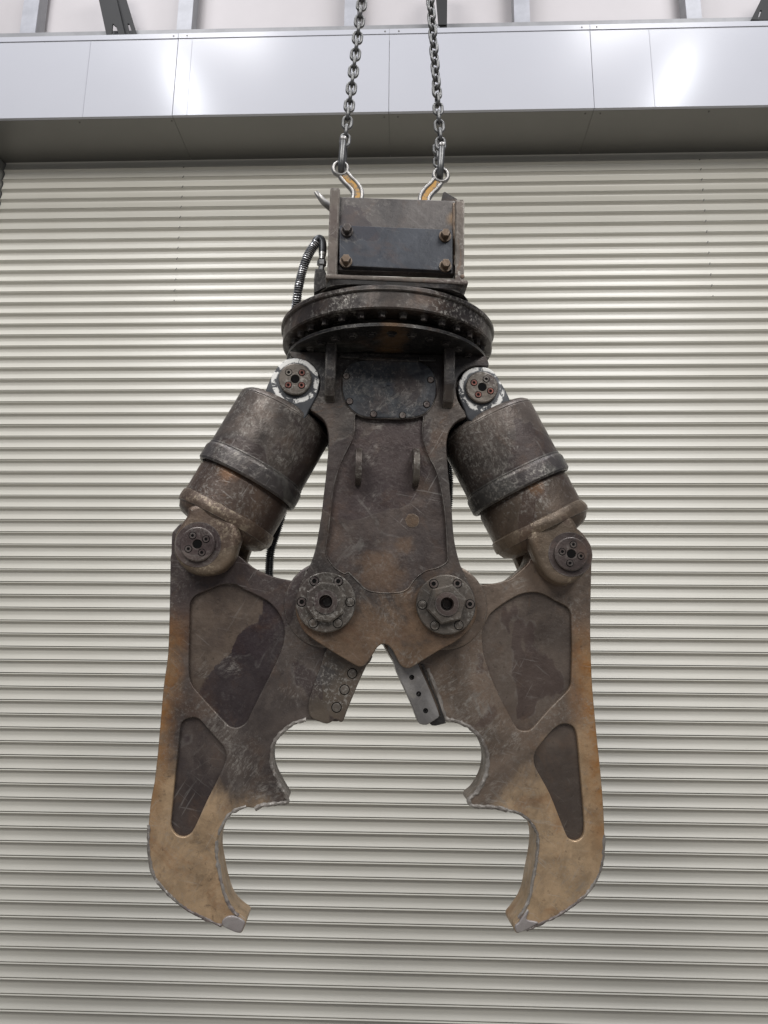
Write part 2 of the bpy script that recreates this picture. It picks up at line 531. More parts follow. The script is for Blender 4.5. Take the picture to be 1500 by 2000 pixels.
M_lug = steel('cast_lug_steel', dark=(0.10, 0.074, 0.053), mid=(0.19, 0.142, 0.10), rust_amt=0.3, chalk=0.5, scratch=0.2, bumpy=0.7, light=(0.45, 0.37, 0.27))
M_pin = steel('pin_steel', dark=(0.075, 0.065, 0.056), mid=(0.15, 0.128, 0.108), rust_amt=0.2, chalk=0.7, scratch=0.3, metal=0.45)
M_pin_d = steel('pin_steel_dark', dark=(0.06, 0.046, 0.043), mid=(0.125, 0.095, 0.085), rust_amt=0.2, chalk=0.35, scratch=0.2, metal=0.4)
M_bead = steel('weld_steel', dark=(0.15, 0.132, 0.118), mid=(0.31, 0.285, 0.26), rust_amt=0.15, chalk=0.5, scratch=0.1, metal=0.2, rough=(0.35, 0.55), edge=0, light=(0.55, 0.53, 0.5))
M_tip = steel('worn_tip_steel', dark=(0.26, 0.25, 0.235), mid=(0.50, 0.495, 0.48), rust_amt=0.1, chalk=0.6, scratch=0.3, metal=0.25, rough=(0.3, 0.5), edge=0)
M_cut_l = steel('cutter_steel_brown', smears=[(*L(640, 1320, 0.0), 0.05, (0.045, 0.05, 0.058))], dark=(0.06, 0.050, 0.045), mid=(0.13, 0.103, 0.080), rust_amt=0.3, chalk=0.7, scratch=0.6)
M_cut_r = steel('cutter_steel_bright', dark=(0.15, 0.142, 0.138), mid=(0.33, 0.315, 0.305), rust_amt=0.1, chalk=0.9, scratch=0.9, metal=0.3)
M_bolt = steel('bolt_steel', dark=(0.05, 0.045, 0.042), mid=(0.11, 0.10, 0.092), rust_amt=0.2, chalk=0.5, scratch=0.1, metal=0.5)
M_boltrust = steel('bolt_steel_rusty', dark=(0.11, 0.075, 0.05), mid=(0.19, 0.135, 0.095), rust_amt=0.4, chalk=0.4, scratch=0.1, metal=0.4)
M_blk = plain('hole_shade_black', (0.006, 0.006, 0.006), 0.8)  # flat black discs: painted shade inside holes, sockets and bolt recesses
M_blk.node_tree.nodes['Principled BSDF'].inputs['Specular IOR Level'].default_value = 0.1
M_red = plain('red_marked_bolt', (0.17, 0.06, 0.045), 0.5, 0.3, 0.6, 120)
M_chain = plain('chain_steel', (0.15, 0.15, 0.15), 0.42, 0.75, 0.35, 40, 0.15)
M_shackle = plain('forged_steel', (0.14, 0.14, 0.14), 0.38, 0.8, 0.3, 40, 0.2)
M_hook = plain('hook_steel', (0.33, 0.32, 0.31), 0.40, 0.75, 0.2, 40, 0.15)
M_hose = plain('hose_steel', (0.06, 0.063, 0.068), 0.34, 0.6, 0.3, 30)
M_wire = plain('hose_wire', (0.55, 0.55, 0.56), 0.3, 0.8, 0.1, 30)
M_fit = plain('fitting_steel', (0.38, 0.38, 0.37), 0.28, 0.85, 0.25, 60)


def yellow_paint():
    t = NT('worn_yellow_paint')
    n = t.noise(60, 8, 0.7)
    c = t.mix(t.rng(n, 0.46, 0.58), (0.55, 0.30, 0.07), (0.20, 0.16, 0.12))
    t.l.new(c, t.b.inputs['Base Color'])
    t.b.inputs['Roughness'].default_value = 0.5
    return t.m


M_yel = yellow_paint()


def white_eye(name, centers, r0, r1):
    """bare dark steel eye with chipped white paint in a ring round the pin"""
    t = NT(name)
    o = t.sep()
    ks = None
    for (cx, cz) in centers:
        dx = t.math('SUBTRACT', o[0], cx)
        dz = t.math('SUBTRACT', o[2], cz)
        d = t.math('SQRT', t.math('ADD', t.math('MULTIPLY', dx, dx), t.math('MULTIPLY', dz, dz)))
        d = t.math('ADD', d, t.math('MULTIPLY', t.math('SUBTRACT', t.noise(30, 6, 0.7), 0.5), 0.018))
        k = t.math('MULTIPLY', t.rng(d, r0 - 0.002, r0 + 0.002), t.rng(d, r1 + 0.002, r1 - 0.002))
        ks = k if ks is None else t.math('MAXIMUM', ks, k)
    chips = t.rng(t.noise(24, 9, 0.72, 0.8), 0.50, 0.535)
    # less paint below the pin
    c0 = t.mix(t.rng(t.noise(8, 6, 0.6), 0.35, 0.65), (0.045, 0.047, 0.052), (0.085, 0.088, 0.095))
    k = t.math('MULTIPLY', ks, t.math('SUBTRACT', 1.0, chips))
    c = t.mix(k, c0, (0.80, 0.79, 0.76))
    t.l.new(c, t.b.inputs['Base Color'])
    t.b.inputs['Roughness'].default_value = 0.45
    t.l.new(t.rng(k, 0, 1, 0.4, 0.0), t.b.inputs['Metallic'])
    t.l.new(t.bump(t.noise(45, 7, 0.7), 0.3, 0.002), t.b.inputs['Normal'])
    return t.m


# ------------------------------------------------------------------ hall: floor, shutter, hood, wall above
YS = 4.0
fl = bmesh.new()
box(fl, -12, 12, -12, 12, -0.1, 0.0)
M_floor = plain('floor_concrete', (0.27, 0.255, 0.23), 0.55, 0, 0.15, 1.5, 0.1)
tag(obj('floor', fl, M_floor, None, False), kind='structure')


def shutter_paint():
    t = NT('shutter_paint')
    n = t.noise(1.2, 5, 0.6, stretch=(0.4, 1, 1))
    c = t.mix(t.rng(n, 0.3, 0.7), (0.555, 0.535, 0.475), (0.61, 0.59, 0.53))
    scuff = t.noise(7, 8, 0.75, 0.3, stretch=(1, 1, 3))
    gate = t.rng(t.noise(1.7, 3, 0.5, off=(3, 0, 4)), 0.52, 0.60)
    c = t.mix(t.math('MULTIPLY', t.math('MULTIPLY', t.rng(scuff, 0.60, 0.68), gate), 0.5), c, (0.25, 0.23, 0.21))
    t.l.new(c, t.b.inputs['Base Color'])
    t.b.inputs['Roughness'].default_value = 0.36
    t.l.new(t.bump(t.noise(2.0, 4, 0.6, stretch=(0.5, 1, 6)), 0.16, 0.01), t.b.inputs['Normal'])
    return t.m


M_shut = shutter_paint()
shutter = empty('roller_shutter', (0, YS, 0))
tag(shutter, 'closed roller shutter of pale grey-beige horizontal metal slats filling the background', 'roller shutter')
z_top = wp(750, 307, YS).z
# pitch from the measured joint spacing: 24.5 px at mid-height
za, zb = wp(1350, 920.6, YS).z, wp(1350, 1221.0, YS).z
PITCH_S = (za - zb) / 12.0
xl = wp(8, 330, YS).x
xr = wp(1500, 330, YS).x + 0.45
prof = [(0.034, 0.0), (0.033, -0.008), (0.001, -0.012), (-0.0022, -0.034), (-0.0045, -0.062), (-0.0045, -0.074), (0.0055, -0.125), (0.0105, -0.165), (0.0138, -0.210),
        (0.0150, -0.26), (0.0147, -0.33), (0.0112, -0.53), (0.0064, -0.74), (0.0033, -0.87), (0.0005, -0.92), (0.0, -0.948),
        (0.004, -0.960), (0.033, -0.962), (0.034, -1.0)]
k0 = math.ceil((z_top - za) / PITCH_S) + 1
n_s = int((za + k0 * PITCH_S) / PITCH_S)
slat_me = None
for i in range(n_s):
    zt = za + (k0 - i) * PITCH_S
    if slat_me is None:
        bm = bmesh.new()
        NX = 1
        rows = []
        for dy, dz in prof:
            rows.append([bm.verts.new((x, dy, dz * PITCH_S)) for x in (xl, xr)])
        for a, b in zip(rows[:-1], rows[1:]):
            bm.faces.new((a[0], b[0], b[1], a[1]))
        back = [bm.verts.new((x, 0.038, z)) for z in (0, -PITCH_S) for x in (xl, xr)]
        bm.faces.new((back[0], back[2], back[3], back[1]))
        bm.faces.new((rows[0][0], rows[0][1], back[1], back[0]))
        bm.faces.new((rows[-1][0], back[2], back[3], rows[-1][1]))
        for s in (0, 1):
            bm.faces.new([r[s] for r in rows] + [back[2 + s], back[0 + s]])
        bmesh.ops.recalc_face_normals(bm, faces=bm.faces)
        o = obj('slat', bm, M_shut, shutter, True, 25)
        slat_me = o.data
    else:
        o = link(bpy.data.objects.new('slat', slat_me), shutter)
    o.location = (0, random.uniform(-0.0008, 0.0008), zt)
    o.rotation_euler = (random.uniform(-0.012, 0.012), 0, 0)
# small end-lock rivets near the joints, in two columns
bm = bmesh.new()
for px in (352, 1376):
    for i in range(2, 15):
        zt = za + (k0 - i) * PITCH_S
        x = wp(px, 420, YS).x
        lathe(bm, (x, -0.0036, zt - 0.055 * PITCH_S), (0, -1, 0), [(0.0045, 0), (0.004, 0.0015), (0, 0.002)], 8)
        lathe(bm, (x + 0.004, -0.0032, zt - 0.945 * PITCH_S), (0, -1, 0), [(0.0035, 0), (0.003, 0.0015), (0, 0.002)], 8)
rv = obj('rivet', bm, plain('rivet_metal', (0.12, 0.12, 0.11), 0.4, 0.6), shutter)
tag(rv, kind='stuff')
# guide rail at the left end
bm = bmesh.new()
box(bm, xl - 0.12, xl - 0.006, YS - 0.05, YS + 0.05, 0, z_top, 0.002)
box(bm, xl - 0.02, xl - 0.006, YS - 0.075, YS - 0.05, 0, z_top, 0.002)
M_guide = plain('guide_metal', (0.33, 0.33, 0.32), 0.35, 0.6)
g = obj('shutter_guide', bm, M_guide)
tag(g, 'grey metal guide rail at the left end of the roller shutter', 'guide rail')

# hood: white sheet front, underside coloured dark for its shade
YH = 3.63
z_hb = wp(750, 218, YH).z
z_ht = wp(750, 66, YH).z


def hood_paint(name='hood_paint', c0=(0.455, 0.46, 0.50)):
    t = NT(name)
    n = t.noise(1.1, 4, 0.5)
    c = t.mix(t.rng(n, 0.3, 0.7), tuple(a * 0.96 for a in c0), c0)
    t.l.new(c, t.b.inputs['Base Color'])
    t.b.inputs['Roughness'].default_value = 0.20
    t.b.inputs['Metallic'].default_value = 0.0
    t.b.inputs['Specular IOR Level'].default_value = 0.30
    t.l.new(t.bump(t.noise(2.0, 2, 0.5, stretch=(1, 1, 0.4)), 0.05, 0.004), t.b.inputs['Normal'])
    return t.m


M_hood = hood_paint()
M_soffit = plain('soffit_shade', (0.17, 0.165, 0.15), 0.34, 0.2, 0.04, 2)  # darker than the front: shade of the unlit underside put into the colour
hood = empty('shutter_hood', (0, YH, 0))
tag(hood, 'white sheet-metal shutter box above the roller shutter with shaded underside', 'shutter box')
X0, X1 = wp(0, 200, YH).x - 0.4, wp(1500, 200, YH).x + 0.4
xs = [X0] + [wp(p, 140, YH).x for p in (343, 760, 1157)] + [X1]
for a, b in zip(xs[:-1], xs[1:]):
    bm = bmesh.new()
    box(bm, a + 0.0012, b - 0.0012, random.uniform(0, 0.0015), 0.02, z_hb, z_ht - 0.005, 0.0015)
    obj('front_panel', bm, M_hood, hood)
    bm = bmesh.new()
    box(bm, a + 0.001, b - 0.001, -0.004, 0.016, z_ht - 0.004, z_ht + 0.030, 0.001)
    obj('top_trim', bm, M_hood, hood)
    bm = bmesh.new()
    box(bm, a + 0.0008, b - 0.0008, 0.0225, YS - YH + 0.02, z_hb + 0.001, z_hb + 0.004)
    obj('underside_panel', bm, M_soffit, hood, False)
for px in (171, 371, 1274):
    x = wp(px, 140, YH).x
    bm = bmesh.new()
    box(bm, x - 0.0008, x + 0.0008, -0.0022, 0.0, z_hb + 0.002, z_ht - 0.008)
    obj('seam_lip', bm, M_hood, hood, False)
screw_me = None
for px in (340, 366, 752, 779, 1137, 1166):
    for z in (z_ht + 0.012,):
        if screw_me is None:
            bm = bmesh.new()
            lathe(bm, (0, -0.004, 0), (0, -1, 0), [(0.005, 0), (0.0045, 0.002), (0, 0.003)], 12)
            o = obj('screw', bm, M_bolt, hood)
            screw_me = o.data
        else:
            o = link(bpy.data.objects.new('screw', screw_me), hood)
        o.location = (wp(px, 68, YH).x, 0, z)
for px in (150, 331, 750, 777, 1147, 1177, 1392):
    o = link(bpy.data.objects.new('screw', screw_me), hood)
    o.location = (wp(px, 220, YH).x, 0.045, z_hb + 0.0045)
    o.rotation_euler = (R(90), 0, 0)
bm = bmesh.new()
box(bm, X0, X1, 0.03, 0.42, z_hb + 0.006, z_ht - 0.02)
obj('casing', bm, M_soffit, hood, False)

# girt, posts and wall panels above the hood
M_girt = plain('grey_frame_paint', (0.24, 0.24, 0.25), 0.5, 0.0)
M_post = plain('pale_post_paint', (0.36, 0.365, 0.40), 0.5, 0.0)
M_wall = plain('wall_panel_paint', (0.46, 0.435, 0.445), 0.6, 0, 0.03, 2)
YG = 3.84
zg0, zg1 = wp(750, 66, YG).z - 0.05, wp(750, 48.5, YG).z
bm = bmesh.new()
box(bm, X0, X1 + 0.3, YG, YG + 0.12, zg0, zg1, 0.003)
tag(obj('girt_beam', bm, M_girt), 'grey horizontal steel beam running along the top of the shutter box', 'beam')
YP = 3.86
ZC = zg1 + 1.6
for px0, px1, lab in ((40, 70, 'pale grey steel post nearest the left edge above the shutter box'),
                      (345, 374, 'pale grey steel post between the slotted black brace and the left chain'),
                      (672, 697, 'pale grey steel post directly behind the left lifting chain'),
                      (1005, 1036, 'pale grey steel post above the shutter box right of the chains'),
                      (1343, 1373, 'pale grey steel post nearest the right edge above the shutter box')):
    a, b = wp(px0, 50, YP).x, wp(px1, 50, YP).x
    p = empty('steel_post', ((a + b) / 2, YP, zg1))
    tag(p, lab, 'post', 'steel posts above the shutter box')
    w = (b - a) / 2
    H = ZC - zg1
    for nm, bx in (('front_flange', (-w, w, 0, 0.008, 0, H)), ('web', (-0.004, 0.004, 0.008, 0.092, 0, H)), ('back_flange', (-w, w, 0.092, 0.1, 0, H))):
        bm = bmesh.new()
        box(bm, *bx, 0.001)
        if nm == 'web':
            box(bm, -w + 0.001, -w + 0.005, 0.008, 0.092, 0, H)
            box(bm, w - 0.005, w - 0.001, 0.008, 0.092, 0, H)
        obj(nm, bm, M_post if nm == 'front_flange' else M_girt, p)
YW = 3.99
wall = empty('upper_wall', (0, YW, zg1))
tag(wall, kind='structure')
xe = [X0 - 0.3] + [wp((a + b) / 2, 50, YP).x for a, b in ((40, 70), (345, 374), (672, 697), (1005, 1036), (1343, 1373))] + [X1 + 0.6]
for a, b in zip(xe[:-1], xe[1:]):
    bm = bmesh.new()
    box(bm, a + 0.001, b - 0.001, 0, 0.03, -0.3, 1.8, 0.001)
    obj('wall_panel', bm, M_wall, wall)

# black braces
M_brace = plain('black_brace_paint', (0.010, 0.010, 0.011), 0.7, 0.0)


def brace(name_label, specs):
    e = empty('steel_brace', wp(*specs[0]['at']))
    tag(e, name_label, 'brace', 'black steel braces standing on the shutter box')
    base = e.location.copy()
    for s in specs:
        y = s['y']
        lps = []
        for lp in s['loops']:
            lps.append([(wp(px, py, y).x - base.x, wp(px, py, y).z - base.z) for px, py in lp])
        me = plate_mesh(lps, y - base.y, y - base.y + s.get('t', 0.012), 0.001, 1)
        obj('plate', me, M_brace, e)
    return e


def slot(cx, cy, a, b, tilt=0.0):
    out = []
    for k in range(16):
        t = 2 * math.pi * k / 16
        x, y = a * math.cos(t), b * math.sin(t)
        out.append((cx + x * math.cos(tilt) - y * math.sin(tilt), cy + x * math.sin(tilt) + y * math.cos(tilt)))
    return out


brace('black slotted steel brace standing at the left end of the shutter box', [
    dict(at=(240, 74, 3.70), y=3.70, loops=[[(175, -70), (208, -70), (228, 0), (245, 72), (209, 74), (193, 0)], [(220, 46), (227, 52), (231, 66), (218, 67)]]),
    dict(at=(240, 74, 3.70), y=3.745, loops=[[(205, -70), (226, -70), (247, 0), (269, 73), (233, 74), (215, 0)], [(249, 46), (252, 46), (258, 64), (253, 65)]]),
    dict(at=(240, 74, 3.70), y=3.715, t=0.035, loops=[[(228, 67), (246, 66), (248, 73), (230, 74)]]),
])
brace('black upright steel brace behind the right lifting chain', [
    dict(at=(862, 58, 3.70), y=3.70, loops=[[(846, -70), (872, -70), (873, 48), (856, 48)]]),
    dict(at=(862, 58, 3.70), y=3.74, loops=[[(850, -70), (874, -70), (873, 57), (859, 57)]]),
])
brace('black slotted steel brace cut off by the right edge of the photo', [
    dict(at=(1490, 46, 3.70), y=3.70, loops=[[(1545, -70), (1512, -70), (1486, 0), (1467, 38), (1482, 39), (1520, 39), (1545, 0)], [(1485, 20), (1488, 20), (1483, 35), (1480, 36)]]),
    dict(at=(1490, 46, 3.70), y=3.745, loops=[[(1560, -70), (1530, -70), (1508, 0), (1490, 47), (1530, 47), (1555, 0)]]),
])

# ------------------------------------------------------------------ the crusher
crusher = empty('hydraulic_crusher', T0, RC)
tag(crusher, 'large rusty hydraulic concrete crusher with two open jaws hanging from two chains', 'demolition crusher')
YC = 0.13
FR_B = 0.26


def part(name, me, m, parent=crusher, label=None, ang=32):
    o = obj(name, me, m, parent, True, ang)
    if label: o['label'] = label
    return o


def LL(pts, y):
    return [L(px, py, y) for px, py in pts]


def socket_bolt(parent, c, y, r, m, h=0.006, depth=0.006, hole=0.5):
    """cap screw with a round socket, axis towards the viewer"""
    bm = bmesh.new()
    lathe(bm, (c[0], y, c[1]), (0, -1, 0), [(r, -0.002), (r, h * 0.8), (r * 0.88, h), (r * hole, h), (r * hole * 0.95, h - depth), (0, h - depth)], 20)
    o = part('bolt', bm, m, parent)
    bm = bmesh.new()
    lathe(bm, (c[0], y, c[1]), (0, -1, 0), [(r * hole * 0.93, h - depth - 0.001), (r * hole * 0.93, h - depth + 0.0008), (0, h - depth + 0.0008)], 6)
    part('socket', bm, M_blk, o) if parent is crusher else bm.free()
    return o


def hex_bolt(parent, P, d, r, h, m, washer=1.35, wh=0.003, phase=0.2):
    bm = bmesh.new()
    if washer:
        lathe(bm, P, d, [(0, 0), (r * washer, 0), (r * washer, wh), (0, wh)], 20)
    lathe(bm, P, d, [(r, wh), (r, wh + h * 0.85), (r * 0.86, wh + h), (0, wh + h)], 6, phase)
    return part('bolt', bm, m, parent, ang=20)


# ---- body plates
frame_front = (
    Z3([(185, 128), (186, 150), (205, 168), (250, 176), (300, 200), (335, 245), (348, 295), (338, 350), (310, 400), (290, 440), (330, 470), (365, 500), (385, 540), (395, 600),
        (390, 690), (380, 800), (368, 900), (357, 1000), (345, 1080), (325, 1190), (300, 1270), (270, 1335)]) +
    Z6([(205, 105), (170, 180), (142, 250), (128, 330), (130, 400), (150, 465), (190, 530), (260, 585), (380, 662), (460, 710), (530, 750), (560, 757), (590, 745), (615, 715), (640, 678), (670, 630), (705, 606),
        (745, 615), (775, 650), (800, 700), (825, 745), (855, 765), (895, 765), (1000, 700), (1100, 640), (1200, 585), (1285, 510), (1330, 430), (1335, 340), (1312, 260), (1275, 190), (1240, 110)]) +
    Z3([(1110, 1290), (1085, 1200), (1070, 1100), (1060, 950), (1045, 800), (1035, 680), (1036, 610), (1055, 548), (1100, 500), (1150, 478), (1115, 430), (1092, 380), (1085, 320), (1100, 265), (1140, 225),
        (1190, 208), (1262, 210), (1252, 160), (1245, 150)]))
pocket = (Z3([(570, 445), (535, 480), (534, 540), (525, 600), (480, 690), (442, 780), (418, 880), (403, 1000), (393, 1100), (378, 1190), (388, 1250), (430, 1305), (480, 1335)]) +
          Z6([(480, 130), (520, 170), (560, 210), (590, 240), (630, 257), (700, 266), (770, 266), (830, 260), (875, 238), (910, 190), (950, 148), (1000, 118), (1070, 100), (1125, 70), (1142, 40)]) +
          Z3([(1038, 1190), (1030, 1050), (1010, 900), (980, 780), (935, 690), (908, 600), (904, 540), (908, 480), (870, 445)]))
cover = Z3([(500, 212), (540, 188), (600, 180), (720, 178), (850, 184), (905, 196), (950, 230), (972, 280), (976, 330), (972, 380), (950, 430), (915, 468), (860, 488), (780, 494), (640, 492), (570, 480), (520, 448),
            (485, 400), (470, 350), (468, 290), (478, 245)])
fo = smoothed(LL(frame_front, 0), 3)
po = smoothed(LL(pocket, 0), 3)
co = smoothed(LL(cover, 0.0), 4)
# pocket and cover hole overlap: cut the pocket where the cover begins with a plain bridge
frame = part('body_frame', plate_mesh([fo, po], 0.0, 0.012, 0.0035), M_frame)
part('recessed_plate', plate_mesh([fo], 0.0125, 0.040, 0.002), M_pocket, frame)
M_acc = steel('access_cover_steel', dark=(0.026, 0.029, 0.034), mid=(0.066, 0.072, 0.082), rust_amt=0.0, chalk=0.28, scratch=0.2, edge=0.6, metal=0.3)
part('access_cover', plate_mesh([co], -0.006, 0.008, 0.003), M_acc, frame, 'blue-black access cover plate with cap screws')
cov = frame.children[-1]
for u, v in ((490, 262), (508, 400), (638, 470), (795, 476), (926, 417), (948, 283)):
    c = L(500 + u / 2.778, 640 + v / 2.778, -0.006)
    bm = bmesh.new()
    lathe(bm, (c[0], -0.006, c[1]), (0, -1, 0), [(0.0112, -0.001), (0.0112, 0.0005), (0, 0.0005)], 20)
    part('bolt_recess_shade', bm, M_blk, frame)
    bm = bmesh.new()
    lathe(bm, (c[0], -0.006, c[1]), (0, -1, 0), [(0.0092, -0.001), (0.0092, 0.0015), (0.0082, 0.0026), (0.0048, 0.0026), (0.0045, 0.0008), (0, 0.0008)], 20)
    b = part('bolt', bm, M_pin_d, frame)
bm = bmesh.new()
tube(bm, [(q.x, -0.0012, q.y) for q in co], 0.0026, 8, True, lump=0.001)
part('cover_rim', bm, M_frame, frame)
# faint raised mark on the cover
mk = [(-0.024, 0.016), (-0.006, 0.021), (0.02, 0.019), (0.025, 0.012), (0.016, -0.006), (0.012, -0.033), (0.002, -0.034), (0.004, -0.008), (0.009, 0.006), (-0.010, 0.008), (-0.014, -0.002), (-0.022, 0.0)]
mc = L(500 + 722 / 2.778, 640 + 325 / 2.778, -0.006)
part('raised_mark', plate_mesh([[(mc[0] + a * 0.8, mc[1] + b * 0.8) for a, b in mk]], -0.0078, -0.0055, 0.0006, 1), M_cover, frame)
# raised bead along the recess edge (weld line)
bm = bmesh.new()
tube(bm, [(p.x, -0.0005, p.y) for p in po], 0.0018, 8, True, lump=0.0008)
part('weld_bead', bm, M_frame, frame)
# rear plate and inner spacer
rear_pts = (Z3([(260, 150), (240, 210), (130, 300), (180, 430), (300, 470), (385, 540), (395, 600), (390, 690), (380, 800), (368, 900), (357, 1000), (345, 1080), (325, 1190), (300, 1270), (270, 1335)]) +
            Z6([(205, 105), (150, 220), (128, 330), (150, 465), (260, 585), (530, 750), (580, 757), (640, 665), (700, 606), (760, 640), (830, 760), (890, 765), (1000, 700), (1200, 585), (1330, 430), (1335, 340), (1275, 190), (1240, 110)]) +
            Z3([(1110, 1290), (1085, 1200), (1070, 1100), (1060, 950), (1045, 800), (1035, 680), (1036, 610), (1055, 548), (1100, 500), (1240, 450), (1290, 320), (1200, 220), (1170, 150)]))
ro = smoothed(LL(rear_pts, 0), 2)
part('rear_plate', plate_mesh([ro], 0.222, FR_B, 0.003), M_dark, frame)
# upper web between the plates
web = LL(Z3([(240, 140), (240, 220), (330, 300), (385, 545), (395, 640), (390, 760), (1045, 780), (1036, 640), (1050, 560), (1090, 330), (1190, 220), (1190, 150)]), 0)
part('web_plate', plate_mesh([web], 0.041, 0.2215, 0.002), M_dark, frame)
low = LL(Z3([(430, 900), (400, 1150), (1010, 1150), (980, 900)]), 0)
part('spacer_block', plate_mesh([low], 0.0412, 0.2212, 0.002), M_dark, frame)
# two upright ribs below the ring
for (xa, xb, yt, yb) in ((370, 440, 72, 400), (1010, 1080, 100, 432)):
    pts = []
    ym = 0.0
    a = L(500 + (xa + 8) / 2.778, 640 + yb / 2.778, 0)
    b = L(500 + (xb - 10) / 2.778, 640 + yt / 2.778, -0.05)
    xc = (L(500 + (xa + xb) / 2 / 2.778, 640 + yb / 2.778, 0)[0] + L(500 + (xa + xb) / 2 / 2.778, 640 + yt / 2.778, -0.05)[0]) / 2
    hw = 0.0155
    z0, z1 = a[1], b[1] + 0.02
    bm = bmesh.new()
    sec = [(0.0, z0 - 0.004), (-0.028, z0 + 0.012), (-0.046, z0 + 0.055), (-0.050, z0 + 0.12), (-0.052, z1 - 0.012), (-0.060, z1), (0.0, z1)]
    va = [bm.verts.new((xc - hw, y, z)) for y, z in sec]
    vb = [bm.verts.new((xc + hw, y, z)) for y, z in sec]
    bm.faces.new(va)
    bm.faces.new(vb[::-1])
    n = len(sec)
    for i in range(n):
        bm.faces.new((va[i], vb[i], vb[(i + 1) % n], va[(i + 1) % n]))
    bmesh.ops.recalc_face_normals(bm, faces=bm.faces)
    bmesh.ops.bevel(bm, geom=list(bm.edges), offset=0.003, segments=2, affect='EDGES')
    part('rib', bm, M_frame, frame)
# narrow strip over the cover
for pa, pb in (((452, 142), (560, 166)), ((560, 158), (880, 186)), ((884, 160), (975, 184))):
    q = Z3([pa, pb])
    x0, z1 = L(*q[0], -0.01)
    x1, z0 = L(*q[1], -0.01)
    bm = bmesh.new()
    box(bm, x0, x1, -0.012, -0.0005, z0, z1, 0.002)
    part('strip', bm, M_dark, frame)
# two lifting eyes standing off the body, seen edge-on
for (u, v0, v1, s) in ((560, 640, 850, 1), (872, 642, 860, 1)):
    xc, zt = L(500 + u / 2.778, 640 + v0 / 2.778, -0.03)
    _, zb_ = L(500 + u / 2.778, 640 + v1 / 2.778, -0.005)
    hw = 0.0095
    lp = []
    zm, hh = (zt + zb_) / 2, (zt - zb_) / 2
    for k in range(13):
        a = math.pi * k / 12
        lp.append((0.012 - 0.062 * math.sin(a) ** 0.7, zm + hh * math.cos(a)))
    ring_in = [(-0.018 + 0.017 * math.cos(2 * math.pi * k / 16), zm + 0.006 + 0.017 * math.sin(2 * math.pi * k / 16)) for k in range(16)]
    me = plate_mesh([lp, ring_in], -hw, hw, 0.002)
    me.transform(Matrix(((0, 1, 0, xc), (1, 0, 0, 0), (0, 0, 1, 0), (0, 0, 0, 1))))
    me.flip_normals()
    part('lifting_eye', me, M_pin, frame)
# round plug weld
c = L(500 + 848 / 2.778, 640 + 1047 / 2.778, 0.012)
bm = bmesh.new()
lathe(bm, (c[0], 0.0125, c[1]), (0, -1, 0), [(0.0215, -0.002), (0.0205, 0.0012), (0.012, 0.0018), (0, 0.0012)], 28, wob=0.002)
part('plug_weld', bm, M_boltrust, frame, 'round rust-brown weld spot')

M_grease = steel('greasy_black_steel', dark=(0.010, 0.010, 0.010), mid=(0.024, 0.022, 0.021), rust_amt=0.1, chalk=0.10, scratch=0.1, edge=0.35,
                 smears=[(*L(765, 640, -0.15), 0.05, (0.16, 0.085, 0.035))])
# ---- slewing ring (axis = local z, centre y = YC)
xL = L(547, 665, 0.08)[0]
xR = L(966, 672, 0.08)[0]
XC = (xL + xR) / 2
RR = (xR - xL) / 2 * 0.985
yf = YC - RR


def zf(py, r=RR):
    return L(757, py, YC - r)[1]


z_ft, z_bt, z_bb = zf(558), zf(568), zf(601)
r2 = RR * 0.955
z_pt, z_pb = zf(630, r2), zf(637, r2)
bm = bmesh.new()
lathe(bm, (XC, YC, 0), (0, 0, 1), [(0.05, z_ft + 0.001), (RR + 0.004, z_ft + 0.001), (RR + 0.007, z_ft - 0.003), (RR + 0.007, z_bt + 0.003), (RR + 0.004, z_bt), (RR, z_bt - 0.0008),
                                   (RR, z_bb + 0.004), (RR - 0.004, z_bb), (RR - 0.075, z_bb), (RR - 0.085, z_bb - 0.004), (0.05, z_bb - 0.004)], 128)
ring = part('slewing_ring', bm, M_ring)
bm = bmesh.new()
lathe(bm, (XC, YC, 0), (0, 0, 1), [(RR * 0.80, z_bb - 0.003), (RR * 0.80, z_pt - 0.001), (0.02, z_pt - 0.001)], 96)
part('inner_ring', bm, M_grease, ring)
bm = bmesh.new()
lathe(bm, (XC, YC, 0), (0, 0, 1), [(0.05, z_pt + 0.001), (r2 - 0.002, z_pt + 0.001), (r2, z_pt - 0.001), (r2, z_pb + 0.001), (r2 - 0.002, z_pb), (0.05, z_pb)], 128)
part('lower_flange', bm, M_grease, ring)
for k in range(32):
    a = 2 * math.pi * (k + 0.5) / 32 - math.pi / 2
    rb = RR * 0.905
    hex_bolt(ring, (XC + rb * math.cos(a), YC + rb * math.sin(a), z_bb - 0.0002), (0, 0, -1), 0.0108, 0.014, M_bolt, 1.3, 0.002, random.random())
for k in range(30):
    a = 2 * math.pi * k / 30 - math.pi / 2
    rb = r2 * 0.86
    x, y = XC + rb * math.cos(a), YC + rb * math.sin(a)
    hex_bolt(ring, (x, y, z_pb - 0.0002), (0, 0, -1), 0.011, 0.007, M_dark, 1.3, 0.002, random.random())
# frame head plate between ring and body
zhead = LL(Z3([(190, 132)]), 0)[0][1]

# ---- mounting bracket over the ring
yb = -0.145            # front face of the cross plate
bm = bmesh.new()
x_bl, z_base_t = L(636, 536, yb - 0.03)
x_br, z_base_t2 = L(914, 548, yb - 0.03)
zbt = (z_base_t + z_base_t2) / 2
zbb = zbt - 0.014
xm, hx = (x_bl + x_br) / 2, (x_br - x_bl) / 2
yb0, yb1 = yb - 0.035, 2 * YC - (yb - 0.035)


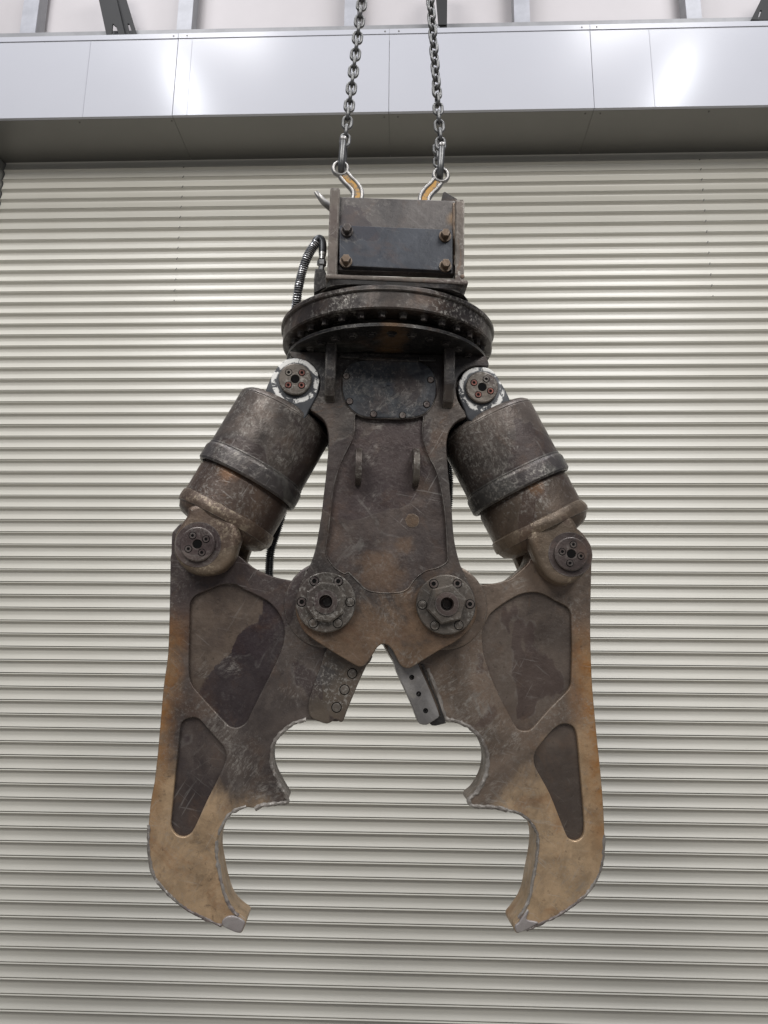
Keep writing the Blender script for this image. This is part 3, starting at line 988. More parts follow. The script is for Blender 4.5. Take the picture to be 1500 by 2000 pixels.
def rrect(hx, hy, r, n=64):
    """rounded rectangle sampled by angle so that it lofts into a circle"""
    out = []
    for k in range(n):
        a = 2 * math.pi * (k + 0.5) / n
        c, s = math.cos(a), math.sin(a)
        e = r
        t = (abs(c / hx) ** e + abs(s / hy) ** e) ** (-1 / e)
        out.append((t * c, t * s))
    return out


bm = bmesh.new()
secs = []
hy = (yb1 - yb0) / 2
zd = z_ft + 0.0015
for t, (ax, ay, e, z) in enumerate(((hx - 0.002, hy - 0.003, 26, zbb + 0.001), (hx - 0.006, hy - 0.004, 20, zbb - (zbb - zd) * 0.35), (hx - 0.002, hy - 0.004, 12, zbb - (zbb - zd) * 0.60),
                                    (hx + 0.03, hy + 0.01, 5, zbb - (zbb - zd) * 0.78), (RR * 0.93, RR * 0.93, 2.4, zd + (zbb - zd) * 0.07), (RR - 0.001, RR - 0.001, 2, zd))):
    secs.append([bm.verts.new((XC + x + (xm - XC) * (1 - t / 5), YC + y, z)) for x, y in rrect(ax, ay, e, 96)])
for a, b in zip(secs[:-1], secs[1:]):
    for k in range(96):
        bm.faces.new((a[k], a[(k + 1) % 96], b[(k + 1) % 96], b[k]))
bmesh.ops.recalc_face_normals(bm, faces=bm.faces)
brk = part('mounting_bracket', bm, M_dark)
bm = bmesh.new()
box(bm, xm - hx, xm + hx, yb0, yb1, zbb, zbt, 0.004)
part('base_plate', bm, M_side, brk)
# side plates
for px0, px1, ytop, slant in ((641, 660, 363, 0.0), (889, 907, 388, 0.045)):
    a = L(px0 + (0 if px0 < 700 else 1), 470, yb - 0.02)[0]
    b = L(px1, 470, yb - 0.02)[0]
    zt = L((px0 + px1) / 2, ytop, yb - 0.02)[1]
    ys = yb - 0.02
    prof_s = [(ys, zbt), (ys, zt - 0.012), (ys + 0.008, zt), (ys + 0.10, zt + 0.02), (yb1 - 0.12, zt + 0.02), (yb1 - 0.02, zt - 0.03), (yb1 - 0.02, zbt)]
    if slant:
        prof_s = [(ys, zbt), (ys, zt - 0.004), (ys + 0.004, zt), (ys + 0.14, zt + 0.012), (yb1 - 0.12, zt + 0.012), (yb1 - 0.02, zt - 0.03), (yb1 - 0.02, zbt)]
    bm = bmesh.new()
    va = [bm.verts.new((a, y, z)) for y, z in prof_s]
    vb = [bm.verts.new((b, y, z)) for y, z in prof_s]
    bm.faces.new(va)
    bm.faces.new(vb[::-1])
    n = len(prof_s)
    for i in range(n):
        bm.faces.new((va[i], vb[i], vb[(i + 1) % n], va[(i + 1) % n]))
    bmesh.ops.recalc_face_normals(bm, faces=bm.faces)
    bmesh.ops.bevel(bm, geom=list(bm.edges), offset=0.003, segments=2, affect='EDGES')
    part('side_plate', bm, M_side, brk)
# stiffener of the right side plate showing over the cross plate
pts = LL([(865, 376), (869, 374), (893, 388), (893, 400), (884, 400), (862, 390)], 0.02)
part('stiffener', plate_mesh([pts], 0.02, 0.20, 0.002), M_dark, brk)
# cross plate, cover, bolts
cp = LL([(661, 384), (889, 391.5), (887, 535), (659, 528)], yb)
part('cross_plate', plate_mesh([cp], yb, yb + 0.03, 0.004), M_box, brk)
cvp = LL(Z2([(420, 560), (422, 546), (440, 544), (1150, 574), (1168, 580), (1172, 600), (1172, 820), (1168, 842), (1150, 850), (460, 815), (430, 808), (418, 790)]), yb - 0.018)
part('cover_plate', plate_mesh([cvp], yb - 0.018, yb - 0.0005, 0.002), M_cover, brk, 'smooth dark blue-grey cover plate')
for (u, v, m) in ((470, 560, M_bolt), (463, 765, M_boltrust), (1128, 594, M_boltrust), (1129, 796, M_boltrust)):
    c = L(540 + u / 3.409, 280 + v / 3.409, yb - 0.04)
    hex_bolt(brk, (c[0], yb - 0.0182, c[1]), (0, -1, 0), 0.0135, 0.019, m, 1.3, 0.006, 0.3)
# weld runs where the cross plate meets the side plates
for pa, pb, mm in (((887, 398), (889, 520), M_boltrust), ((662, 392), (659, 518), M_dark)):
    bm = bmesh.new()
    tube(bm, [L3(*pa, yb - 0.001).lerp(L3(*pb, yb - 0.001), k / 30) for k in range(31)], [0.0055 + 0.0012 * mnoise.noise(Vector((k * 0.7, 0, 3))) for k in range(31)], 10, lump=0.002)
    part('weld_bead', bm, mm, brk)
# back cross plate
cp2 = [(xm - hx + 0.05, zbt + 0.001), (xm + hx - 0.05, zbt + 0.001), (xm + hx - 0.05, zbt + 0.14), (xm - hx + 0.05, zbt + 0.14)]
part('rear_cross_plate', plate_mesh([cp2], yb1 - 0.09, yb1 - 0.06, 0.003), M_dark, brk)
# small lug pin in base plate at right
c = L(903, 541, yb0 - 0.001)
bm = bmesh.new()
lathe(bm, (c[0], yb0 + 0.0005, c[1] + 0.002), (0, -1, 0), [(0.007, 0), (0.006, 0.003), (0, 0.004)], 14)
part('stud', bm, M_boltrust, brk)


# ---- main pivot pins
def main_pin(px, py, open_holes, name_label=None):
    c = L(px, py, -0.02)
    P = (c[0], 0, c[1])
    bm = bmesh.new()
    lathe(bm, P, (0, -1, 0), [(0.084, -0.03), (0.084, 0.016), (0.081, 0.019), (0.050, 0.019)], 72)
    lathe(bm, P, (0, -1, 0), [(0.0, -0.03), (0.0, -0.031)], 8) if False else None
    pin = part('pivot_pin', bm, M_pin)
    bm = bmesh.new()
    lathe(bm, P, (0, -1, 0), [(0.058, 0.018), (0.058, 0.034), (0.053, 0.038), (0.034, 0.038)], 8 if px < 700 else 6, 0.3 if px < 700 else 0.52)
    part('nut', bm, M_pin, pin, ang=15)
    bm = bmesh.new()
    lathe(bm, P, (0, -1, 0), [(0.0375, 0.018), (0.0360, 0.0385), (0.0345, 0.032), (0.033, 0.0415), (0.019, 0.0425), (0.017, 0.020), (0.0165, 0.004), (0, 0.004)], 48)
    part('cap_ring', bm, M_pin_d, pin)
    bm = bmesh.new()
    lathe(bm, (P[0] + 0.003, 0, P[2] + 0.001), (0, -1, 0), [(0.013, 0.004), (0.012, 0.008), (0, 0.008)], 12)
    part('core', bm, M_bolt, pin)
    for k in range(6):
        a = math.pi / 3 * k + (0.04 if px > 700 else 0.02)
        x, z = c[0] + 0.0675 * math.cos(a), c[1] + 0.0675 * math.sin(a)
        op = k in open_holes
        bm = bmesh.new()
        lathe(bm, (x, 0, z), (0, -1, 0), [(0.0138, 0.0188), (0.0138, 0.0193), (0, 0.0193)], 20)
        part('bolt_recess_shade', bm, M_blk, pin)
        bm = bmesh.new()
        if op:
            lathe(bm, (x, 0, z), (0, -1, 0), [(0.0118, 0.0188), (0.0112, 0.0218), (0.0066, 0.0218), (0.0062, 0.0198), (0, 0.0198)], 20)
            b = part('bolt', bm, M_pin_d, pin)
            bm = bmesh.new()
            lathe(bm, (x, 0, z), (0, -1, 0), [(0.0061, 0.0199), (0.0061, 0.0204), (0, 0.0204)], 16)
            part('bolt_hole_shade', bm, M_blk, pin)
        else:
            lathe(bm, (x, 0, z), (0, -1, 0), [(0.0121, 0.0188), (0.0116, 0.0206), (0.0095, 0.0210), (0.0085, 0.0200), (0.005, 0.0208), (0, 0.0212)], 20)
            part('bolt', bm, M_pin, pin)
    return pin


main_pin(636.5, 1176, (1, 2, 3))
main_pin(871.5, 1180.5, (0, 1, 2))


# ---- jaws
YJ0, YJ1 = 0.053, 0.165
jl_front = (Z4([(330, 1400), (150, 1440), (105, 1480), (68, 1530), (62, 1700)]) +
            Z7([(165, 20), (160, 300), (152, 520), (130, 680), (115, 850), (100, 1020), (82, 1180), (65, 1270), (52, 1400), (53, 1520), (68, 1630), (100, 1695), (180, 1780), (260, 1840), (350, 1885), (430, 1920), (500, 1950), (528, 1955),
                (545, 1925), (552, 1895), (515, 1865), (488, 1840), (455, 1790), (430, 1710), (412, 1620), (402, 1560), (402, 1500), (412, 1450), (432, 1400), (462, 1355), (500, 1325), (550, 1308), (600, 1312), (640, 1298), (700, 1290),
                (760, 1286), (770, 1268), (752, 1235), (718, 1175), (690, 1110), (684, 1040), (697, 975), (735, 925), (790, 882), (850, 858), (900, 860)]) +
            [(640, 1408), (665, 1407), (676, 1380), (698, 1320), (722, 1262), (735, 1210), (715, 1150), (690, 1118), (640, 1100), (610, 1118)] +
            Z7([(830, 142), (760, 136), (690, 120), (620, 90), (575, 62), (520, 15)]) + Z4([(590, 1690), (560, 1600), (450, 1450)]))
jr_front = (Z5([(1000, 1400), (1180, 1500), (1245, 1575), (1285, 1650)]) +
            Z8([(936, 60), (934, 150), (930, 400), (938, 650), (950, 800), (965, 960), (980, 1100), (995, 1280), (1003, 1450), (995, 1570), (975, 1650), (930, 1730), (850, 1805), (760, 1865), (680, 1905), (600, 1940), (560, 1955), (545, 1950),
                (535, 1915), (560, 1880), (600, 1820), (622, 1760), (640, 1660), (655, 1580), (663, 1500), (656, 1440), (638, 1400), (608, 1365), (560, 1335), (500, 1322), (440, 1308), (390, 1306), (330, 1302), (308, 1288), (308, 1262),
                (340, 1235), (368, 1195), (393, 1140), (403, 1080), (398, 1020), (373, 965), (338, 920), (290, 885), (230, 862), (185, 848)]) +
            [(850, 1408), (824, 1404), (806, 1370), (780, 1310), (752, 1262), (745, 1215), (765, 1155), (800, 1118), (850, 1100), (890, 1122)] +
            Z8([(302, 162), (370, 162), (440, 155), (480, 145), (520, 130), (560, 98), (610, 50)]) + Z5([(780, 1680), (850, 1480)]))
pk = {
    'll': Z7([(275, 240), (300, 215), (420, 165), (460, 160), (500, 162), (540, 185), (660, 245), (715, 300), (745, 360), (752, 420), (735, 500), (690, 600), (640, 700), (590, 800), (555, 870), (510, 898), (470, 890), (440, 862), (350, 765), (285, 690),
              (264, 640), (260, 560), (264, 400), (266, 270)]),
    'ls': Z7([(225, 872), (245, 855), (280, 846), (312, 855), (360, 908), (432, 990), (450, 1030), (446, 1080), (400, 1180), (350, 1280), (300, 1390), (272, 1440), (235, 1460), (195, 1448), (170, 1410), (168, 1370), (186, 1180), (206, 1000), (216, 905)]),
    'rl': Z8([(378, 390), (395, 350), (420, 310), (480, 262), (560, 216), (620, 202), (680, 207), (740, 240), (808, 277), (830, 312), (834, 500), (829, 670), (808, 712), (720, 800), (650, 880), (620, 908), (588, 914), (552, 900), (512, 830), (460, 730),
              (410, 612), (382, 520), (373, 440)]),
    'rs': Z8([(742, 905), (780, 881), (820, 881), (848, 902), (863, 950), (874, 1080), (889, 1250), (899, 1400), (893, 1450), (868, 1476), (840, 1478), (812, 1460), (782, 1390), (722, 1240), (662, 1130), (642, 1085), (642, 1040), (657, 1005), (700, 950)]),
}


def jaw(pts, big, small, m, mrec, mir, label):
    lp = smoothed(LL(pts, YJ0), 3)
    pb = smoothed(LL(big, YJ0), 3)
    ps = smoothed(LL(small, YJ0), 3)
    j = part('jaw', plate_mesh([lp, pb, ps], YJ0, YJ0 + 0.014, 0.004), m, crusher, label)
    part('jaw_core', plate_mesh([lp], YJ0 + 0.0145, YJ1, 0.005), m, j)
    for q in (pb, ps):
        cx = sum(p.x for p in q) / len(q)
        cz = sum(p.y for p in q) / len(q)
        big_q = [(cx + (p.x - cx) * 1.02, cz + (p.y - cz) * 1.02) for p in q]
        part('recess_floor', plate_mesh([big_q], YJ0 + 0.012, YJ0 + 0.020, 0.0005, 1), M_pk_l if (q is pb and mir == 1) else mrec, j)
    return j


JL = jaw(jl_front, pk['ll'], pk['ls'], M_jaw_l, M_jawrec, 1, 'dark brown left jaw with tan dusty lower end')
JR = jaw(jr_front, pk['rl'], pk['rs'], M_jaw_r, M_jawrec_r, -1, 'brown scraped right jaw with tan dusty lower end')


def bead(pts_px, j, r=0.0058, y=YJ0, m=M_bead, closed=False, lump=0.0035, n=7):
    q = smoothed(LL(pts_px, y), n, closed)
    bm = bmesh.new()
    tube(bm, [(p.x, y + 0.002 + 0.0012 * mnoise.noise(Vector((p.x * 60, p.y * 60, 0))), p.y) for p in q], [r * (1 + 0.30 * mnoise.noise(Vector((p.x * 70, 3, p.y * 70)))) for p in q], 10, closed, True, lump=lump)
    part('weld_bead', bm, m, j)


bead(Z7([(862, 860), (850, 860), (790, 882), (735, 925), (697, 975), (685, 1040), (692, 1110), (720, 1175), (753, 1235), (768, 1268), (760, 1284), (700, 1290), (640, 1298), (600, 1314)]), JL)
bead(Z7([(555, 1303), (500, 1322), (462, 1352), (432, 1397), (412, 1450)]), JL, 0.0045)
bead(Z7([(402, 1480), (402, 1560), (412, 1620), (430, 1710), (455, 1790), (488, 1842), (515, 1866)]), JL, 0.0045)
bead(Z7([(54, 1400), (54, 1520), (70, 1630), (102, 1695), (180, 1778), (260, 1838), (350, 1883), (430, 1918)]), JL, 0.0045)
bead(Z8([(90, 595), (120, 660), (150, 740), (185, 845), (230, 862), (290, 885), (338, 920), (373, 965), (398, 1020), (403, 1080), (393, 1140), (368, 1195), (340, 1235), (308, 1265), (310, 1287), (332, 1301), (390, 1305), (440, 1308), (500, 1322)]), JR)
bead(Z8([(500, 1322), (560, 1337), (608, 1367), (636, 1402), (655, 1440), (661, 1500), (653, 1580), (638, 1660), (620, 1760), (598, 1820), (562, 1878)]), JR, 0.0042)
bead(Z8([(1001, 1450), (993, 1570), (973, 1650), (928, 1730), (850, 1803), (760, 1863), (680, 1903), (600, 1938)]), JR, 0.0042)
# worn bright tips: hard-facing lumps
for j, pts in ((JL, Z7([(432, 1890), (455, 1868), (485, 1862), (520, 1872), (549, 1896), (542, 1925), (528, 1950), (500, 1948), (460, 1930), (435, 1915)])),
               (JR, Z8([(560, 1895), (590, 1850), (605, 1830), (612, 1842), (600, 1880), (640, 1890), (660, 1900), (600, 1935), (560, 1950), (547, 1946), (540, 1915)]))):
    q = smoothed(LL(pts, YJ0), 3)
    part('hard_faced_tip', plate_mesh([q], YJ0 - 0.005, YJ0 + 0.02, 0.004), M_tip, j)
# boss round the main pin on each jaw
for j, px, py, m in ((JL, 640, 1180, M_jaw_l), (JR, 868, 1184, M_jaw_r)):
    c = L(px, py, 0.044)
    bm = bmesh.new()
    lathe(bm, (c[0], YJ0 + 0.001, c[1]), (0, -1, 0), [(0.126, -0.002), (0.124, 0.0065), (0.116, 0.0105), (0.06, 0.0105)], 72)
    part('pivot_boss', bm, m, j)

# cutter blades
cl = LL(Z6([(330, 640), (300, 740), (240, 900), (212, 1000), (216, 1070), (240, 1105), (290, 1125), (335, 1138), (368, 1124), (385, 1108), (405, 1112), (430, 1128), (448, 1112), (470, 1050), (540, 880), (600, 750), (640, 690), (560, 600), (420, 580)]), 0.042)
CL_ = part('cutter_blade', plate_mesh([smoothed(cl, 2)], 0.0415, 0.10, 0.004), M_cut_l, JL, 'brown cutter block with three round bolt heads')
for u, v, r in ((505, 802, 0.0125), (453, 910, 0.0125), (400, 1028, 0.0125)):
    c = L(540 + u / 3.409, 1080 + v / 3.409, 0.0415)
    bm = bmesh.new()
    lathe(bm, (c[0], 0.0418, c[1]), (0, -1, 0), [(r + 0.0022, 0), (r + 0.0020, 0.0010), (0, 0.0010)], 24)
    part('bolt_recess_shade', bm, M_blk, JL)
    bm = bmesh.new()
    lathe(bm, (c[0], 0.0418, c[1]), (0, -1, 0), [(r, 0), (r - 0.0006, 0.0022), (r * 0.6, 0.0030), (0, 0.0022)], 24)
    part('bolt', bm, M_pin, JL)
cr_ = LL(Z6([(740, 620), (770, 690), (800, 790), (850, 900), (900, 1010), (940, 1115), (955, 1138), (1000, 1145), (1060, 1110), (1085, 1085), (1060, 1010), (1020, 910), (970, 800), (945, 740), (900, 600)]), 0.042)
part('cutter_blade', plate_mesh([smoothed(cr_, 2)], 0.0415, 0.10, 0.003), M_cut_r, JR, 'bright scraped grey cutter plate with three holes')
for u, v in ((901, 828), (947, 938), (993, 1050)):
    c = L(540 + u / 3.409, 1080 + v / 3.409, 0.0415)
    bm = bmesh.new()
    lathe(bm, (c[0], 0.0418, c[1]), (0, -1, 0), [(0.0074, 0), (0.007, 0.0008), (0.0055, 0.0008), (0.0052, 0.0003), (0, 0.0003)], 18)
    part('bolt_hole_shade', bm, M_blk, JR)
# groove beside the right cutter and its foot
gr = LL(Z6([(960, 740), (985, 800), (1030, 900), (1075, 1010), (1095, 1085), (1020, 1135), (1035, 1150), (1060, 1152), (1130, 1135), (1120, 1100), (1090, 1010), (1040, 900), (1005, 800), (985, 745)]), 0.043)
part('cutter_seat', plate_mesh([gr], 0.0465, 0.07, 0.002), M_dark, JR)

# ---- hydraulic cylinders
M_eye = white_eye('chipped_white_eye', [L(577.2, 745, 0), L(939.8, 760, 0)], 0.056, 0.070)


def cylinder(Up, Lp, lug_pts, eye_pts, side):
    U = L(*Up, 0.0)
    W = L(*Lp, 0.0)
    PU = Vector((U[0], YC, U[1]))
    PW = Vector((W[0], YC, W[1]))
    d = (PW - PU)
    Ln = d.length
    d.normalize()
    s = Ln / 1617.0
    Rb, Rc, Rs, Rl = 0.156, 0.1635, 0.1485, 0.1535
    a0, a1, a2 = 215 * s, 780 * s, 945 * s
    bm = bmesh.new()
    lathe(bm, PU, d, [(0.0, a0 - 0.012), (Rb - 0.045, a0 - 0.012), (Rb - 0.012, a0 - 0.006), (Rb - 0.003, a0 + 0.002), (Rb, a0 + 0.010), (Rb - 0.0012, a0 + 0.013), (Rb, a0 + 0.016), (Rb, a1)], 96)
    cyl = part('hydraulic_cylinder', bm, M_barrel)
    bm = bmesh.new()
    lathe(bm, PU, d, [(Rb - 0.01, a1 - 0.006), (Rb + 0.0015, a1 - 0.006), (Rb + 0.002, a1 - 0.002), (Rb + 0.0008, a1), (Rb + 0.004, a1 + 0.004), (Rc, a1 + 0.012), (Rc, a2 - 0.006), (Rc - 0.005, a2), (Rs + 0.002, a2), (Rs - 0.004, a2 - 0.02)], 96)
    part('collar', bm, M_collar, cyl)
    b1, b2 = 1255 * s, 1405 * s
    bm = bmesh.new()
    lathe(bm, PU, d, [(Rs - 0.006, a2 - 0.02), (Rs - 0.006, a2 + 0.002), (Rs - 0.002, a2 + 0.010), (Rs, a2 + 0.014), (Rs, b1)], 96)
    part('rod_sleeve', bm, M_sleeve, cyl)
    bm = bmesh.new()
    lathe(bm, PU, d, [(Rs - 0.002, b1 - 0.008), (Rs + 0.004, b1 - 0.004), (Rl + 0.002, b1 + 0.006), (Rl + 0.0035, b1 + 0.018), (Rl + 0.001, b1 + 0.030), (Rl - 0.004, b2 - 0.02), (Rl - 0.014, b2 - 0.003), (Rl - 0.03, b2 + 0.008), (Rl - 0.06, b2 + 0.016), (0, b2 + 0.018)], 96, wob=0.004)
    part('end_casting', bm, M_lug, cyl)
    # fork lugs over the jaw
    lp = smoothed(LL(lug_pts, -0.02), 4)
    part('fork_lug', plate_mesh([lp], -0.016, 0.048, 0.017, 6), M_lug, cyl, ang=60)
    part('fork_lug', plate_mesh([lp], 0.200, 0.255, 0.010, 4), M_lug, cyl, ang=60)
    ep = smoothed(LL(eye_pts, -0.004), 4)
    part('rod_eye', plate_mesh([ep], -0.006, 0.2, 0.004, 3), M_eye, cyl, 'rod eye with chipped white paint', ang=60)
    # pins
    for P_, y0, mat, mb, ph in ((U, -0.006, M_pin, M_red, 0.45), (W, -0.016, M_pin_d, M_pin_d, 0.2)):
        big = mat is M_pin_d
        bm = bmesh.new()
        rp = 0.0485
        lathe(bm, (P_[0], y0, P_[1]), (0, -1, 0), [(rp, -0.01), (rp, 0.010), (rp - 0.003, 0.012), (0.014, 0.012), (0.0125, 0.010), (0.0122, -0.005), (0, -0.005)], 56)
        pp = part('pin_cap', bm, mat, cyl)
        bm = bmesh.new()
        lathe(bm, (P_[0], y0, P_[1]), (0, -1, 0), [(0.0118, -0.004), (0.0118, 0.0105), (0, 0.0105)], 20)
        part('centre_hole_shade', bm, M_blk, cyl)
        if big:
            bm = bmesh.new()
            lathe(bm, (P_[0], y0, P_[1]), (0, -1, 0), [(0.066, -0.004), (0.064, 0.0012), (0.047, 0.0012)], 48)
            part('wear_ring', bm, M_pin_d, cyl)
        for k in range(4):
            a = ph * side + math.pi / 2 * k + (0.35 if side > 0 else 0.0)
            x, z = P_[0] + 0.0275 * math.cos(a), P_[1] + 0.0275 * math.sin(a)
            m = M_pin if (not big and k == 1) else mb
            bm = bmesh.new()
            lathe(bm, (x, y0, z), (0, -1, 0), [(0.0108, 0.0118), (0.0108, 0.0123), (0, 0.0123)], 18)
            part('bolt_recess_shade', bm, M_blk, cyl)
            bm = bmesh.new()
            lathe(bm, (x, y0, z), (0, -1, 0), [(0.0090, 0.0118), (0.0085, 0.0140), (0.0046, 0.0140), (0.0043, 0.0126), (0, 0.0126)], 18)
            part('bolt', bm, m, cyl)
            bm = bmesh.new()
            lathe(bm, (x, y0, z), (0, -1, 0), [(0.0042, 0.0127), (0.0042, 0.0131), (0, 0.0131)], 12)
            part('socket', bm, M_blk, cyl)  # black disc, shade of the socket put in as colour
    return cyl


lugL = Z4([(650, 1560), (640, 1600), (622, 1650), (600, 1720), (560, 1785), (500, 1840), (410, 1873), (300, 1880), (200, 1850), (120, 1775), (80, 1680), (80, 1580), (105, 1500), (150, 1430), (190, 1370), (205, 1300), (330, 1275), (480, 1350), (610, 1450)])
eyeL = Z4([(865, 320), (895, 240), (935, 160), (985, 95), (1045, 52), (1110, 40), (1185, 52), (1255, 95), (1305, 160), (1324, 250), (1312, 330), (1275, 410), (1235, 480), (1180, 560), (1000, 520), (860, 420)])
lugR = Z5([(1160, 1440), (1182, 1490), (1230, 1550), (1270, 1640), (1282, 1720), (1265, 1820), (1210, 1900), (1130, 1950), (1045, 1962), (960, 1930), (890, 1870), (840, 1790), (800, 1700), (775, 1640), (757, 1600), (760, 1550), (800, 1480), (950, 1405), (1090, 1360)])
eyeR = Z5([(590, 420), (560, 330), (520, 260), (470, 180), (415, 130), (340, 118), (265, 128), (200, 172), (160, 240), (150, 320), (170, 400), (205, 480), (240, 560), (350, 620), (520, 560)])
cylinder((577.2, 744), (389, 1065), lugL, eyeL, 1)
cylinder((939.8, 759.5), (1110.7, 1083.8), lugR, eyeR, -1)


# ---- hoses behind
def hose(pts, r, parent=crusher, pitch=0.0042, name='hydraulic_hose', label=None, wire=True):
    q = smoothed(pts, 24, False)
    bm = bmesh.new()
    # resample by length
    out = [q[0]]
    acc = 0
    step = pitch / 4
    for a, b in zip(q[:-1], q[1:]):
        seg = (b - a).length
        while acc + seg >= step:
            t = (step - acc) / seg
            a = a.lerp(b, t)
            out.append(a.copy())
            seg = (b - a).length
            acc = 0
        acc += seg
    rr = [r * (1.0 if (i % 4) < 2 else 0.78) for i in range(len(out))]
    tube(bm, out, rr, 14)
    h = part(name, bm, M_hose, parent, label, ang=70)
    if wire:
        bm = bmesh.new()
        hp = []
        prev = None
        tot = len(out)
        u = None
        for i in range(0, tot * 3):
            f = i / 3
            i0 = min(int(f), tot - 2)
            p = out[i0].lerp(out[i0 + 1], f - i0)
            t = (out[i0 + 1] - out[i0]).normalized()
            if u is None: u = Vector((0, 1, 0))
            u = (u - t * u.dot(t)).normalized()
            v = t.cross(u)
            an = 2 * math.pi * f / 8
            hp.append(p + (u * math.cos(an) + v * math.sin(an)) * r * 1.03)
        tube(bm, hp, r * 0.15, 5)
        part('coil_guard', bm, M_wire, h, ang=70)
    return h


yh = 0.02
h1 = hose([L3(619, 474, yh), L3(608, 488, yh), L3(597, 510, yh), L3(588, 540, yh + 0.01), L3(581, 575, yh + 0.02), L3(577, 610, yh + 0.06)], 0.0125, pitch=0.0032, label='coil-wrapped hose looping beside the bracket')
bm = bmesh.new()
tube(bm, smoothed([L3(614, 480, yh), L3(617, 472, yh), L3(622, 466.5, yh), L3(627, 468, yh), L3(630, 476, yh), L3(630, 494, yh)], 6, False), 0.0122, 16)
e = part('hose_elbow', bm, M_hose, h1)
p0, p1 = L3(630, 494, yh), L3(627.5, 525, yh)
dd = (p1 - p0)
ln = dd.length
bm = bmesh.new()
lathe(bm, p0, dd, [(0, 0), (0.0115, 0), (0.0115, ln * 0.16), (0.0095, ln * 0.18), (0.0095, ln * 0.42), (0.013, ln * 0.45)], 20)
lathe(bm, p0, dd, [(0.0095, ln * 0.44), (0.0145, ln * 0.52), (0.0145, ln * 0.8), (0.009, ln * 0.85), (0.009, ln * 1.1)], 6)
part('fitting', bm, M_fit, h1, ang=20)
pf = LL([(615.5, 524), (634, 526), (640, 540), (640, 560), (626, 566), (613, 572), (613, 545)], yh - 0.02)
part('manifold_block', plate_mesh([pf], yh - 0.02, yh + 0.10, 0.003), M_dark, crusher)
hose([L3(552, 1000, 0.30), L3(540, 1040, 0.30), L3(529, 1075, 0.30), L3(526, 1110, 0.30), L3(526, 1150, 0.29), L3(535, 1200, 0.27)], 0.0145, pitch=0.0065, label='ribbed black hose behind the left jaw', wire=False)
hose([L3(868, 850, 0.30), L3(874, 900, 0.30), L3(877, 940, 0.30), L3(874, 1000, 0.30), L3(860, 1060, 0.30)], 0.0145, pitch=0.0065, label='ribbed black hose behind the body', wire=False)

# ------------------------------------------------------------------ chains and hooks (world space)
CM = Matrix.Translation(T0) @ RC.to_4x4()


def W3(px, py, y):
    return CM @ L3(px, py, y)


def link_mesh(p, dw, w):
    """oval link lying in the local x-z plane, inner length p"""
    bm = bmesh.new()
    pts = []
    rr = (w - dw) / 2
    half = (p + dw) / 2 - rr
    for k in range(9):
        a = math.pi * k / 8
        pts.append((rr * math.cos(a), 0, half + rr * math.sin(a)))
    for k in range(9):
        a = math.pi + math.pi * k / 8
        pts.append((rr * math.cos(a), 0, -half + rr * math.sin(a)))
    tube(bm, pts, dw / 2, 12, True)
    me = bpy.data.meshes.new('chain_link')
    bm.to_mesh(me)
    bm.free()
    me.materials.append(M_chain)
    me.shade_smooth()
    return me


PL, DW, WD = 0.0330, 0.0112, 0.0385
lm = link_mesh(PL, DW, WD)
lm_top = None


def hook(P0, axis_pts, chain_o, sgn):
    pass


def chain(ea, eb, label, twist_fn, hook_side):
    A, B = W3(*ea), W3(*eb)
    root = empty('lifting_chain', A)
    tag(root, label, 'chain', 'lifting chains holding the crusher')
    d = (B - A)
    n = int(d.length / PL) + 3
    d.normalize()
    to_cam = Vector((0, -1, 0))
    u = (to_cam - d * to_cam.dot(d)).normalized()
    s = u.cross(d)
    for k in range(n):
        ang = (math.pi / 2 if k % 2 else 0) + twist_fn(k) + random.uniform(-0.06, 0.06)
        x = s * math.cos(ang) + u * math.sin(ang)
        y = d.cross(x)
        o = link(bpy.data.objects.new('chain_link', lm), root)
        o.matrix_parent_inverse = Matrix.Identity(4)
        m3 = Matrix((x, y, d)).transposed()
        o.matrix_basis = Matrix.Translation(d * (PL * (k + 0.5))) @ m3.to_4x4()
    return root, A, d


ch1, A1, d1 = chain((673, 283, YC), (712, -40, YC), 'left lifting chain of heavy steel links, leaning to the right at the top', lambda k: 0.10, 1)
ch2, A2, d2 = chain((861, 290, YC), (838, -40, YC), 'right lifting chain of heavy steel links, twisted edgewise near the top', lambda k: 0.05 if k < 5 else min(0.80, 0.25 * (k - 4)), -1)


def rel(pts, root):
    return [p - root.location for p in pts]


# coupling shackles
for root, (a, b) in ((ch1, ((671, 277), (667, 334))), (ch2, ((863, 289), (859, 345)))):
    P0_, P1_ = W3(*a, YC - 0.012), W3(*b, YC - 0.004)
    P0_, P1_ = P0_ - root.location, P1_ - root.location
    q = smoothed([P0_ + Vector((0, -0.006, 0.008)), P0_.lerp(P1_, 0.3) + Vector((0, -0.012, 0)), P0_.lerp(P1_, 0.7) + Vector((0, -0.014, 0)), P0_.lerp(P1_, 0.98) + Vector((0, -0.006, 0)), P1_ + Vector((0, 0.012, -0.004)),
                  P0_.lerp(P1_, 0.96) + Vector((0, 0.03, 0)), P0_.lerp(P1_, 0.6) + Vector((0, 0.038, 0)), P0_.lerp(P1_, 0.2) + Vector((0, 0.032, 0)), P0_ + Vector((0, 0.026, 0.008))], 5, False)
    bm = bmesh.new()
    tube(bm, q, [0.0098 + 0.002 * math.sin(math.pi * i / len(q)) for i in range(len(q))], 14, flat=(0.9, 1.0))
    sh = obj('shackle', bm, M_shackle, root, True, 60)
    bm = bmesh.new()
    lathe(bm, P0_ + Vector((0, -0.018, 0.004)), (0, 1, 0), [(0, 0), (0.004, 0), (0.004, 0.001), (0.0075, 0.002), (0.0115, 0.006), (0.0105, 0.012), (0.006, 0.014), (0.006, 0.05), (0, 0.05)], 20)
    obj('shackle_pin', bm, M_hook, sh, True, 60)


